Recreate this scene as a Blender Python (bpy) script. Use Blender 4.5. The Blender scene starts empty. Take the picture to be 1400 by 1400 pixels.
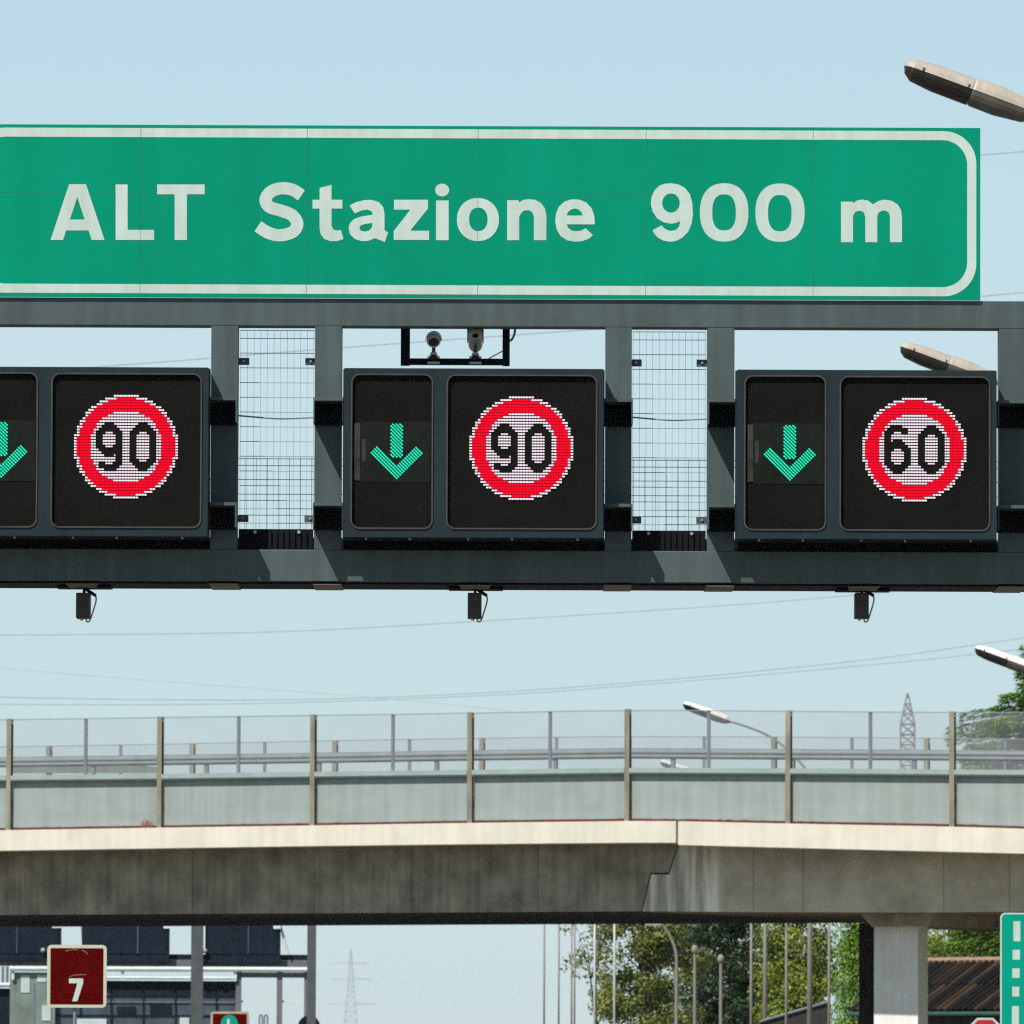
import bpy, bmesh, math, random
from mathutils import Vector, Matrix
from mathutils.geometry import delaunay_2d_cdt
random.seed(7)
R = math.radians
scene = bpy.context.scene
C = scene.collection

# ------------------------------------------------------------------ camera
F = 11520.0                       # focal length in 1400-px units
ZC = 1.6
PITCH = math.atan(748 / F)
ROLL = R(0.22)
CAM = Vector((0, 0, ZC))
RC = Matrix.Rotation(math.pi / 2 + PITCH, 3, 'X') @ Matrix.Rotation(ROLL, 3, 'Z')
cd = bpy.data.cameras.new('camera')
cam = bpy.data.objects.new('camera', cd); C.objects.link(cam)
cam.location = CAM; cam.rotation_euler = RC.to_euler()
cd.sensor_width = 36; cd.lens = 36 * F / 1400
cd.clip_start = 1; cd.clip_end = 20000
cd.dof.use_dof = True; cd.dof.focus_distance = 82; cd.dof.aperture_fstop = 12
scene.camera = cam

def ray(px, py):
    return RC @ Vector(((px - 700) / F, (700 - py) / F, -1))
def P(px, py, Y):                 # the point seen at a pixel at a given distance
    d = ray(px, py)
    return CAM + d * (Y / d.y)
K = F                              # px per metre = K / Y

# ------------------------------------------------------------------ materials
def newmat(name):
    m = bpy.data.materials.new(name); m.use_nodes = True
    nt = m.node_tree
    return m, nt, nt.nodes['Principled BSDF']
def mat(name, col, rough=0.6, metal=0.0, var=0.15, scale=3.0, streak=0.0, bump=0.0, spec=0.5, col2=None, detail=4, coords='Object', stretch=None):
    m, nt, b = newmat(name)
    N, L = nt.nodes, nt.links
    b.inputs['Roughness'].default_value = rough
    b.inputs['Metallic'].default_value = metal
    b.inputs['Specular IOR Level'].default_value = spec
    tc = N.new('ShaderNodeTexCoord')
    mp = N.new('ShaderNodeMapping'); L.new(tc.outputs[coords], mp.inputs[0])
    if stretch: mp.inputs['Scale'].default_value = stretch
    nz = N.new('ShaderNodeTexNoise'); nz.inputs['Scale'].default_value = scale; nz.inputs['Detail'].default_value = detail
    nz.inputs['Roughness'].default_value = 0.6
    L.new(mp.outputs[0], nz.inputs['Vector'])
    rp = N.new('ShaderNodeValToRGB'); L.new(nz.outputs['Fac'], rp.inputs[0])
    c2 = col2 or [c * (1 + var) for c in col]
    c1 = col if col2 else [c * (1 - var) for c in col]
    rp.color_ramp.elements[0].position = 0.32; rp.color_ramp.elements[1].position = 0.68
    rp.color_ramp.elements[0].color = (*c1, 1); rp.color_ramp.elements[1].color = (*c2, 1)
    out = rp.outputs[0]
    if streak:
        mp2 = N.new('ShaderNodeMapping'); mp2.inputs['Scale'].default_value = (1, 1, 0.06)
        L.new(tc.outputs[coords], mp2.inputs[0])
        n2 = N.new('ShaderNodeTexNoise'); n2.inputs['Scale'].default_value = scale * 4.5; n2.inputs['Detail'].default_value = 5
        L.new(mp2.outputs[0], n2.inputs['Vector'])
        r2 = N.new('ShaderNodeValToRGB'); L.new(n2.outputs['Fac'], r2.inputs[0])
        r2.color_ramp.elements[0].position = 0.38; r2.color_ramp.elements[1].position = 0.62
        lo = 1 - streak
        r2.color_ramp.elements[0].color = (lo, lo * .98, lo * .95, 1); r2.color_ramp.elements[1].color = (1, 1, 1, 1)
        mx = N.new('ShaderNodeMix'); mx.data_type = 'RGBA'; mx.blend_type = 'MULTIPLY'; mx.inputs[0].default_value = 1
        L.new(out, mx.inputs[6]); L.new(r2.outputs[0], mx.inputs[7]); out = mx.outputs[2]
    L.new(out, b.inputs['Base Color'])
    if bump:
        bp_ = N.new('ShaderNodeBump'); bp_.inputs['Strength'].default_value = bump; bp_.inputs['Distance'].default_value = 0.02
        L.new(nz.outputs['Fac'], bp_.inputs['Height']); L.new(bp_.outputs[0], b.inputs['Normal'])
    return m
def emis(name, col, strength):
    m, nt, b = newmat(name)
    b.inputs['Base Color'].default_value = (0, 0, 0, 1); b.inputs['Specular IOR Level'].default_value = 0
    b.inputs['Emission Color'].default_value = (*col, 1); b.inputs['Emission Strength'].default_value = strength
    return m
def leafmat(name, ca, cb, cc):
    m, nt, b = newmat(name)
    N, L = nt.nodes, nt.links
    g = N.new('ShaderNodeNewGeometry')
    rp = N.new('ShaderNodeValToRGB'); L.new(g.outputs['Random Per Island'], rp.inputs[0])
    e = rp.color_ramp.elements
    e[0].position = 0; e[0].color = (*ca, 1); e[1].position = 1; e[1].color = (*cc, 1)
    k = e.new(.5); k.color = (*cb, 1)
    tc = N.new('ShaderNodeTexCoord'); nz = N.new('ShaderNodeTexNoise'); nz.inputs['Scale'].default_value = .7
    L.new(tc.outputs['Object'], nz.inputs['Vector'])
    r2 = N.new('ShaderNodeValToRGB'); L.new(nz.outputs['Fac'], r2.inputs[0])
    r2.color_ramp.elements[0].position = .35; r2.color_ramp.elements[0].color = (.62, .72, .55, 1)
    r2.color_ramp.elements[1].position = .65; r2.color_ramp.elements[1].color = (1.3, 1.25, .9, 1)
    mx = N.new('ShaderNodeMix'); mx.data_type = 'RGBA'; mx.blend_type = 'MULTIPLY'; mx.inputs[0].default_value = 1
    L.new(rp.outputs[0], mx.inputs[6]); L.new(r2.outputs[0], mx.inputs[7])
    L.new(mx.outputs[2], b.inputs['Base Color'])
    b.inputs['Roughness'].default_value = .45
    tr = N.new('ShaderNodeBsdfTranslucent'); L.new(mx.outputs[2], tr.inputs[0])
    ms = N.new('ShaderNodeMixShader'); ms.inputs[0].default_value = .3
    L.new(b.outputs[0], ms.inputs[1]); L.new(tr.outputs[0], ms.inputs[2])
    L.new(ms.outputs[0], nt.nodes['Material Output'].inputs[0])
    return m
def meshmat(name, col, fac):       # fine wire netting, too fine to resolve at this distance
    m, nt, b = newmat(name)
    N, L = nt.nodes, nt.links
    b.inputs['Base Color'].default_value = (*col, 1); b.inputs['Roughness'].default_value = .5
    t = N.new('ShaderNodeBsdfTransparent')
    ms = N.new('ShaderNodeMixShader')
    tc = N.new('ShaderNodeTexCoord'); nz = N.new('ShaderNodeTexNoise'); nz.inputs['Scale'].default_value = 1.3
    L.new(tc.outputs['Object'], nz.inputs['Vector'])
    mr = N.new('ShaderNodeMapRange'); mr.inputs[1].default_value = .3; mr.inputs[2].default_value = .7
    mr.inputs[3].default_value = fac * .8; mr.inputs[4].default_value = fac * 1.2
    L.new(nz.outputs['Fac'], mr.inputs[0]); L.new(mr.outputs[0], ms.inputs[0])
    L.new(t.outputs[0], ms.inputs[1]); L.new(b.outputs[0], ms.inputs[2])
    L.new(ms.outputs[0], nt.nodes['Material Output'].inputs[0])
    return m

M = dict(
    steel=mat('grey_steel_paint', (.068, .098, .102), .6, 0, .14, 1.6, .2, detail=8),
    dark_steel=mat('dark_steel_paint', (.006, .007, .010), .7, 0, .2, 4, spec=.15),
    soffit_steel=mat('bounce_brown_steel', (.20, .15, .12), .7, 0, .2, 4),  # brown stands for ground bounce on the underside plates
    sign_green=mat('green_sign_film', (.0, .285, .17), .6, 0, .07, .55, .045, spec=.06, detail=8),
    sign_edge=mat('aluminium_edge', (.35, .38, .38), .4, .6, .1, 3),
    sign_white=mat('white_sign_film', (.56, .67, .625), .5, 0, .05, 2.5, .07, spec=.3),
    casing=mat('casing_paint', (.016, .030, .037), .55, 0, .15, 2.2, .1, spec=.2),
    casing_rim=mat('window_rim_rubber', (.06, .054, .045), .4, 0, .2, 6),
    screen=mat('matt_black_screen', (.0068, .0066, .0056), .7, 0, .25, 2.5, spec=.08),
    galv=mat('galvanised_steel', (.42, .44, .44), .45, .5, .12, 5),
    wire=mat('galvanised_wire', (.27, .31, .32), .5, .2, .1, 5),
    black=mat('black_plastic', (.010, .010, .010), .5, 0, .2, 6),
    brown_box=mat('brown_black_housing', (.035, .024, .020), .5, 0, .2, 6),
    cctv=mat('cream_housing', (.55, .53, .45), .4, 0, .08, 8),
    lens=mat('dark_lens', (.006, .005, .005), .4, 0, .1, 5),
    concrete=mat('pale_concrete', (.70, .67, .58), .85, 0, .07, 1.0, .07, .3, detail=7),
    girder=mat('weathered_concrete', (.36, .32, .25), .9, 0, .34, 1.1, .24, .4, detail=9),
    leached=mat('lime_stained_concrete', (.92, .87, .74), .9, 0, .06, .9, .55, .4),
    pier=mat('pier_concrete', (.80, .80, .79), .85, 0, .06, 1.2, .06, .3),
    joint=mat('joint_dark', (.11, .10, .085), .95, 0, .2, 3),  # formwork joints, darker than the girder concrete
    soffit=mat('shade_black_concrete', (.018, .013, .011), .95, 0, .25, .6),  # shade under the deck put into a near-black concrete colour
    post=mat('weathered_post', (.28, .26, .20), .7, 0, .2, 1.5, .25),
    post_grey=mat('grey_post', (.17, .20, .25), .6, 0, .15, 2),
    panel=mat('fence_panel', (.31, .36, .355), .6, 0, .06, .9, .10, stretch=(1, 1, 2.5)),
    panel_dark=mat('grey_green_panel', (.16, .19, .17), .7, 0, .12, 1.5, .15),
    rail=mat('fence_rail', (.30, .38, .36), .5, 0, .1, 1.5),
    rail_dark=mat('fence_rail_edge', (.05, .085, .085), .6, 0, .1, 2),
    rust=mat('rust', (.10, .022, .012), .9, 0, .4, 8),
    net=meshmat('wire_netting', (.30, .32, .34), .25),
    asphalt=mat('asphalt', (.11, .108, .102), .9, 0, .15, 2),
    paint=mat('road_paint', (.75, .75, .72), .7, 0, .08, 3),
    grass=mat('dry_grass', (.17, .16, .085), .95, 0, .3, .5),
    lamp_shell=mat('lamp_housing', (.50, .445, .375), .5, 0, .08, 5, .1),
    lamp_sunlit=mat('sunlit_lamp_housing', (.86, .85, .80), .45, 0, .05, 5, .05),  # sun on the lantern tops put into a whiter housing colour
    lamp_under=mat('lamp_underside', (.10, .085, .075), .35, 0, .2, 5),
    lamp_glass=mat('lamp_bowl', (.025, .02, .02), .2, 0, .2, 5),
    pole=mat('lamp_pole', (.24, .225, .195), .6, 0, .12, 2),
    pole_pale=mat('pale_pole', (.52, .56, .54), .55, .1, .1, 2),
    pylon=mat('pylon_steel', (.20, .22, .235), .6, .2, .1, 1),
    cable=mat('cable', (.33, .36, .38), .6, 0, .1, 1),
    brownsign=mat('brown_sign_film', (.085, .003, .0022), .75, 0, .15, 3, spec=0),
    cream=mat('cream_sign_film', (.56, .56, .44), .5, 0, .06, 4),
    exitgreen=mat('turquoise_sign_film', (.0, .33, .235), .6, 0, .05, 2, spec=.06),
    red=mat('red_sign_film', (.48, .008, .008), .6, 0, .06, 3),
    tile_old=mat('old_roof_tile', (.018, .012, .010), .9, 0, .5, 5, .0, col2=(.075, .048, .032)),
    ridge=mat('ridge_tile', (.30, .20, .14), .9, 0, .25, 5),
    gutter=mat('green_gutter', (.03, .10, .085), .5, 0, .2, 3),
    wallwood=mat('dark_wall', (.03, .028, .026), .9, 0, .3, 3),
    navy=mat('navy_cladding', (.010, .019, .034), .6, 0, .2, 1.2, .15, spec=.12),
    bluegrey=mat('blue_grey_glazing', (.075, .10, .13), .35, 0, .18, .8, .15),
    mauve=mat('mauve_grey_beam', (.15, .155, .18), .6, 0, .12, 1),
    white_rail=mat('white_painted_rail', (.62, .72, .72), .5, 0, .08, 2),
    greenwall=mat('green_grey_wall', (.20, .27, .245), .7, 0, .25, .9, .2),
    window=mat('pale_window', (.55, .66, .66), .3, 0, .1, 2),
    bark=mat('bark', (.075, .055, .04), .95, 0, .3, 4, .3),
)
M['led_red'] = emis('red_led', (1.0, .004, .026), 1.05)
M['led_white'] = emis('white_led', (1.0, .85, .94), 1.12)
M['led_green'] = emis('green_led', (.012, .88, .52), 1.25)

# ------------------------------------------------------------------ mesh builder
ORG = {}
class MB:
    def __init__(s): s.v, s.f, s.mi = [], [], []
    def add(s, vs, fs, mi=0):
        o = len(s.v); s.v += [Vector(v) for v in vs]
        for f in fs: s.f.append([o + i for i in f]); s.mi.append(mi)
        return s
    def box(s, x0, x1, y0, y1, z0, z1, bev=0, mi=0):
        if bev:
            bm = bmesh.new(); bmesh.ops.create_cube(bm, size=1)
            for v in bm.verts:
                v.co = Vector(((x0 + x1) / 2 + v.co.x * (x1 - x0), (y0 + y1) / 2 + v.co.y * (y1 - y0), (z0 + z1) / 2 + v.co.z * (z1 - z0)))
            bmesh.ops.bevel(bm, geom=bm.edges[:], offset=bev, segments=2, affect='EDGES', profile=.5)
            bm.verts.index_update()
            s.add([v.co.copy() for v in bm.verts], [[v.index for v in f.verts] for f in bm.faces], mi); bm.free()
            return s
        return s.add([(x0, y0, z0), (x1, y0, z0), (x1, y1, z0), (x0, y1, z0), (x0, y0, z1), (x1, y0, z1), (x1, y1, z1), (x0, y1, z1)],
                     [(0, 3, 2, 1), (4, 5, 6, 7), (0, 1, 5, 4), (1, 2, 6, 5), (2, 3, 7, 6), (3, 0, 4, 7)], mi)
    def obox(s, o, ax, ay, az, mi=0):            # oriented box from corner o with three edge vectors
        o, ax, ay, az = map(Vector, (o, ax, ay, az))
        return s.add([o, o + ax, o + ax + ay, o + ay, o + az, o + ax + az, o + ax + ay + az, o + ay + az],
                     [(0, 3, 2, 1), (4, 5, 6, 7), (0, 1, 5, 4), (1, 2, 6, 5), (2, 3, 7, 6), (3, 0, 4, 7)], mi)
    def tube(s, pts, r, n=8, r1=None, mi=0, cap=True):
        pts = [Vector(p) for p in pts]
        m = len(pts); ring = []
        t0 = (pts[1] - pts[0]).normalized()
        u = t0.orthogonal().normalized()
        for i, p in enumerate(pts):
            t = (pts[min(i + 1, m - 1)] - pts[max(i - 1, 0)]).normalized()
            u = (u - t * u.dot(t)).normalized(); w = t.cross(u)
            rr = r if r1 is None else r + (r1 - r) * i / (m - 1)
            ring.append([p + (u * math.cos(2 * math.pi * k / n) + w * math.sin(2 * math.pi * k / n)) * rr for k in range(n)])
        vs = [v for q in ring for v in q]; fs = []
        for i in range(m - 1):
            for k in range(n):
                a, b = i * n + k, i * n + (k + 1) % n
                fs.append((a, b, b + n, a + n))
        if cap: fs += [tuple(range(n - 1, -1, -1)), tuple((m - 1) * n + k for k in range(n))]
        return s.add(vs, fs, mi)
    def loft(s, rings, mi=0, cap=True):
        n = len(rings[0]); m = len(rings)
        vs = [v for q in rings for v in q]; fs = []
        for i in range(m - 1):
            for k in range(n):
                a, b = i * n + k, i * n + (k + 1) % n
                fs.append((a, b, b + n, a + n))
        if cap: fs += [tuple(range(n - 1, -1, -1)), tuple((m - 1) * n + k for k in range(n))]
        return s.add(vs, fs, mi)
    def poly(s, loops, to3, depth=None, mi=0, back=False):
        """flat polygon (outer loop, then holes) in 2-D, mapped by to3(a, b); depth = vector for side walls"""
        co, ed = [], []
        for lp in loops:
            o = len(co); n = len(lp); co += [Vector((a, b)) for a, b in lp]
            ed += [(o + i, o + (i + 1) % n) for i in range(n)]
        ov, oe, of, *_ = delaunay_2d_cdt(co, ed, [], 1, 1e-7)
        if len(loops) > 1:
            def inside(x, y):
                c_ = False
                for lp in loops:
                    for (xa, ya), (xb, yb) in zip(lp, lp[1:] + lp[:1]):
                        if (ya > y) != (yb > y) and x < (xb - xa) * (y - ya) / (yb - ya) + xa: c_ = not c_
                return c_
            of = [f for f in of if inside(sum(ov[i].x for i in f) / len(f), sum(ov[i].y for i in f) / len(f))]
        fr = [Vector(to3(v.x, v.y)) for v in ov]
        s.add(fr, of, mi)
        if depth is not None:
            depth = Vector(depth)
            for lp in loops:
                n = len(lp); a = [Vector(to3(*q)) for q in lp]
                s.add(a + [q + depth for q in a], [(i, (i + 1) % n, n + (i + 1) % n, n + i) for i in range(n)], mi)
            if back: s.add([q + depth for q in fr], [tuple(reversed(f)) for f in of], mi)
        return s
    def sphere(s, c, r, nu=16, nv=10, sc=(1, 1, 1), mi=0):
        rings = []
        for j in range(1, nv):
            ph = math.pi * j / nv
            rings.append([Vector(c) + Vector((r * sc[0] * math.sin(ph) * math.cos(2 * math.pi * i / nu), r * sc[1] * math.sin(ph) * math.sin(2 * math.pi * i / nu), r * sc[2] * math.cos(ph))) for i in range(nu)])
        return s.loft(rings, mi)
    def build(s, name, mats, parent=None, origin=None, smooth=False):
        me = bpy.data.meshes.new(name)
        o = bpy.data.objects.new(name, me); C.objects.link(o)
        org = ORG[parent] if parent else Vector(origin or (0, 0, 0))
        me.from_pydata([v - org for v in s.v], [], s.f)
        mats = mats if isinstance(mats, (list, tuple)) else [mats]
        for m in mats: me.materials.append(m)
        me.polygons.foreach_set('material_index', s.mi)
        bm = bmesh.new(); bm.from_mesh(me); bmesh.ops.recalc_face_normals(bm, faces=bm.faces); bm.to_mesh(me); bm.free()
        if smooth: me.polygons.foreach_set('use_smooth', [True] * len(me.polygons))
        if parent: o.parent = parent
        else: o.location = org
        ORG[o] = org
        return o
def tag(o, label=None, cat=None, group=None, kind=None):
    if label: o['label'] = label
    if cat: o['category'] = cat
    if group: o['group'] = group
    if kind: o['kind'] = kind
    return o
def empty(name, loc, label, cat, group=None):
    o = bpy.data.objects.new(name, None); C.objects.link(o); o.location = loc; ORG[o] = Vector(loc)
    o.empty_display_size = .3
    return tag(o, label, cat, group)
def children(o): return [c for c in bpy.data.objects if c.parent == o]
def copy_tree(o, parent=None, loc=None, label=None):
    c = o.copy(); C.objects.link(c); c.parent = parent
    if loc is not None: c.location = loc; ORG[c] = Vector(loc)
    if label: c['label'] = label
    for ch in children(o): copy_tree(ch, c)
    return c
def rrect(x0, x1, y0, y1, r, n=7):
    out = []
    for cx, cy, a0 in ((x1 - r, y1 - r, 0), (x0 + r, y1 - r, 90), (x0 + r, y0 + r, 180), (x1 - r, y0 + r, 270)):
        for i in range(n + 1):
            a = R(a0 + 90 * i / n); out.append((cx + r * math.cos(a), cy + r * math.sin(a)))
    return out
def ell(cx, cy, rx, ry, n=40, e=2.0):
    out = []
    for i in range(n):
        a = 2 * math.pi * i / n; c_, s_ = math.cos(a), math.sin(a)
        out.append((cx + rx * math.copysign(abs(c_) ** (2 / e), c_), cy + ry * math.copysign(abs(s_) ** (2 / e), s_)))
    return out
def spline(pts, n=8):
    pts = [Vector(p) for p in pts]; out = []
    for i in range(len(pts) - 1):
        p0, p1, p2, p3 = pts[max(i - 1, 0)], pts[i], pts[i + 1], pts[min(i + 2, len(pts) - 1)]
        for k in range(n):
            t = k / n
            out.append(.5 * ((2 * p1) + (p2 - p0) * t + (2 * p0 - 5 * p1 + 4 * p2 - p3) * t * t + (3 * p1 - p0 - 3 * p2 + p3) * t ** 3))
    return out + [pts[-1]]

# ------------------------------------------------------------------ ground and road
def sheet(name, x0, x1, y0, y1, z, m):
    o = MB().add([(x0, y0, z), (x1, y0, z), (x1, y1, z), (x0, y1, z)], [(0, 1, 2, 3)]).build(name, m)
    return tag(o, kind='structure')
sheet('ground', -4000, 4000, -200, 7000, -.012, M['grass'])
sheet('road', -6.4, 8.6, -100, 900, 0, M['asphalt'])
sheet('opposite_road', -22, -8.6, -100, 900, 0, M['asphalt'])
mk = MB()
for x in (-6.05, 5.25):
    mk.add([(x - .12, -100, .004), (x + .12, -100, .004), (x + .12, 900, .004), (x - .12, 900, .004)], [(0, 1, 2, 3)])
for x in (-2.24, 1.5):
    for k in range(84):
        y = -95 + k * 12
        mk.add([(x - .075, y, .004), (x + .075, y, .004), (x + .075, y + 4.5, .004), (x - .075, y + 4.5, .004)], [(0, 1, 2, 3)])
tag(mk.build('lane_markings', M['paint']), kind='structure')

# ------------------------------------------------------------------ sign gantry
YG = 80.0
GX = lambda px: P(px, 600, YG).x
GZ = lambda py: P(700, py, YG).z
PER = 539
g = empty('sign_gantry', (GX(700), YG, 0), 'dark grey steel motorway gantry frame carrying the long green sign and the lane signals', 'gantry')
XL, XR = -9.6, 10.4
D1 = YG + .26
MB().box(XL, XR, YG, D1, GZ(447), GZ(409), .008).build('upper_beam', M['steel'], g)
MB().box(XL, XR, YG, D1, GZ(796), GZ(752.5), .008).build('lower_beam', M['steel'], g)
pairs = [(-251, -214, -108, -71), (288, 325, 430, 467), (827.5, 863.5, 967, 1004), (1366, 1402, 1506, 1543)]
for a, b, c, d in pairs:
    for x0, x1 in ((a, b), (c, d)):
        MB().box(GX(x0), GX(x1), YG + .003, D1 - .003, GZ(752.5), GZ(447), .004).build('upright', M['steel'], g)
    # support brackets: open channels between upright and signal
    for x0, x1, wx in ((a - 5, b + .5, 0), (c - .5, d + 4, 1)):
        for yt in (549, 692):
            mb = MB()
            X0, X1 = GX(x0), GX(x1); Zt, Zb = GZ(yt), GZ(yt + 34)
            mb.box(X0, X1, YG - .42, YG - .002, Zt - .03, Zt)
            mb.box(X0, X0 + .012, YG - .42, YG - .002, Zb, Zt - .031)
            mb.box(X1 - .012, X1, YG - .42, YG - .002, Zb, Zt - .031)
            br = mb.build('bracket', M['steel'], g)
            MB().box(X0 + .014, X1 - .014, YG - .03, YG - .004, Zb, Zt - .032).build('bracket_shade_plate', M['dark_steel'], br)  # dark sheet painting the shade inside the open bracket
    # safety netting between each pair of uprights
    X0, X1 = GX(b), GX(c)
    mb = MB(); r = .0030
    n = 11
    yF = D1 + .02
    for i in range(n + 1):
        x = X0 + (X1 - X0) * (i + .25) / (n + .5)
        mb.tube([(x, yF, GZ(725)), (x, yF, GZ(449))], r * .5, 5)
    for py in [449.7] + [460.7 + 20.2 * k for k in range(13)]:
        z = GZ(py)
        mb.tube([(X0 + .01, yF - .008, z), (X1 - .01, yF - .008, z)], r * 1.2, 5)
    mb.build('safety_mesh', M['wire'], g)
    mb = MB(); yB = YG + 1.05
    for i in range(n + 1):
        x = X0 - .25 + (X1 - X0 + .5) * (i + .7) / (n + .5)
        mb.tube([(x, yB, GZ(745)), (x, yB, GZ(616))], r * .8, 5)
    for py in (617.9, 627.4, 646.7, 667, 687, 707, 727):
        mb.tube([(X0 - .3, yB - .008, GZ(py)), (X1 + .3, yB - .008, GZ(py))], r * 1.2, 5)
    mb.build('safety_mesh', M['wire'], g)
    for py in (492.5, 708):
        for xa, xb in ((b - 1, b + 14), (c - 14, c + 1)):
            cl = MB().box(GX(xa), GX(xb), D1 - .04, D1 + .035, GZ(py + 4.5), GZ(py - 4.5)).build('mesh_clamp', M['steel'], g)
            mb = MB(); xm = (GX(xa) + GX(xb)) / 2
            mb.tube([(xm, D1 - .055, GZ(py)), (xm, D1 - .038, GZ(py))], .011, 8); mb.build('bolt', M['galv'], cl)
    # slack cable crossing the bay
    mb = MB()
    z0, z1 = GZ(565), GZ(567.5)
    mb.tube(spline([(X0 - .1, D1 + .06, z0), (X0 + .35, D1 + .06, GZ(570)), (X1 - .1, D1 + .06, GZ(569)), (X1 + .1, D1 + .06, z1)], 6), .008, 6)
    mb.build('slack_cable', M['cable'], g)
    # ribbed toe board
    mb = MB(); z0, z1 = GZ(760), GZ(723.5); w = X1 - X0
    mb.box(X0 + .01, X1 - .01, YG + .12, YG + .14, z0, z1)
    for i in range(13):
        x = X0 + w * (i + .5) / 13
        mb.box(x - .012, x + .012, YG + .10, YG + .119, z0, z1 - .012)
    tb = mb.build('toe_or_shade_board', M['dark_steel'], g)
    for q in (.23, .8):
        mb = MB(); x = X0 + w * q
        mb.tube([(x, YG + .085, z1 - .03), (x, YG + .12, z1 - .03)], .016, 8); mb.build('bolt', M['galv'], tb)
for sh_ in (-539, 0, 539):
    MB().box(GX(470 + sh_), GX(824 + sh_), YG + .10, YG + .13, GZ(760), GZ(731)).build('toe_or_shade_board', M['dark_steel'], g)  # dark plate added under each signal to block sun and blacken the gap
# catwalk behind the frame
cw = MB(); cw.box(XL, XR, D1 + .003, YG + 1.08, GZ(764), GZ(760)); cw.box(XL, XR, YG + 1.0, YG + 1.05, GZ(764) - .24, GZ(764) - .002)
cw.build('catwalk_floor', M['dark_steel'], g)
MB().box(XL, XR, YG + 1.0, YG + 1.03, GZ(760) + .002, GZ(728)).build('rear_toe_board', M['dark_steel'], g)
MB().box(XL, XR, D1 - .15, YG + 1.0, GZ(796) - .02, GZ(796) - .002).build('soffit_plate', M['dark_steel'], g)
for a, b, c, d in pairs:
    for x0, x1 in ((a, b), (c, d)):
        MB().box(GX(x0 - 1), GX(x1 + 1), YG + .02, YG + .98, GZ(796) - .03, GZ(796) - .021).build('cross_plate', M['soffit_steel'], g)
for x in (XL - .25, XR - .25):
    MB().box(x, x + .5, YG - .1, YG + .4, 0, GZ(409), .02).build('column', M['steel'], g)
    MB().box(x - .3, x + .8, YG - .4, YG + .7, -.1, .25, .02).build('footing', M['girder'], g)

# ------------------------------------------------------------------ the long green sign
sg = empty('direction_sign', (GX(650), YG, GZ(409)), 'long green motorway sign reading ALT Stazione 900 m in white letters', 'road sign')
YS = YG - .03
sx0, sx1, sz0, sz1 = GX(-47), GX(1340), GZ(408.6), GZ(173)
mb = MB(); mb.box(sx0, sx1, YS, YS + .03, sz0, sz1); mb.build('panel', M['sign_green'], sg)
seam = MB()
for px in (-41, 190, 418, 652, 882, 1111):
    seam.box(GX(px) - .0022, GX(px) + .0022, YS - .0028, YS - .0003, sz0 + .002, sz1 - .002)
for py in (266,):
    seam.box(sx0 + .01, sx1 - .01, YS - .0012, YS - .0002, GZ(py) - .0018, GZ(py) + .0018)
seam.build('panel_joint', mat('joint_line', (.03, .27, .18), .6, spec=.05), sg)
k = YG / F
brd = MB()
ox0, ox1, oz0, oz1 = GX(-41), GX(1334.5), GZ(403.3), GZ(177.5)
t = 12.6 * k
brd.poly([rrect(ox0, ox1, oz0, oz1, 45 * k, 12), rrect(ox0 + t, ox1 - t, oz0 + t, oz1 - t, 34 * k, 12)], lambda a, b: (a, YS - .0022, b))
brd.build('border', M['sign_white'], sg)
rb = MB()
for px in range(0, 1340, 115):
    rb.box(GX(px) - .03, GX(px) + .03, YS + .031, YS + .09, GZ(409) + .01, sz1 - .05)
rb.build('back_rib', M['galv'], sg)
def tr(sc, x0, y0, lst): return [(x0 + a / sc, y0 + b / sc) for a, b in lst]
A_ = lambda l: tr(6.087, 60, 230, l)
B_ = lambda l: tr(5.385, 340, 230, l)
C_ = lambda l: tr(5.6, 580, 230, l)
D_ = lambda l: tr(6.087, 880, 230, l)
E_ = lambda l: tr(5.187, 1130, 150, l)
def ribbon(pts, w, n=8):
    c = spline([Vector((x, y, 0)) for x, y in pts], n); l, r_ = [], []
    for i, p in enumerate(c):
        t_ = (c[min(i + 1, len(c) - 1)] - c[max(i - 1, 0)]).normalized()
        nn = Vector((-t_.y, t_.x, 0)) * w / 2
        l.append((p + nn)[:2]); r_.append((p - nn)[:2])
    return l + r_[::-1]
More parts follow.
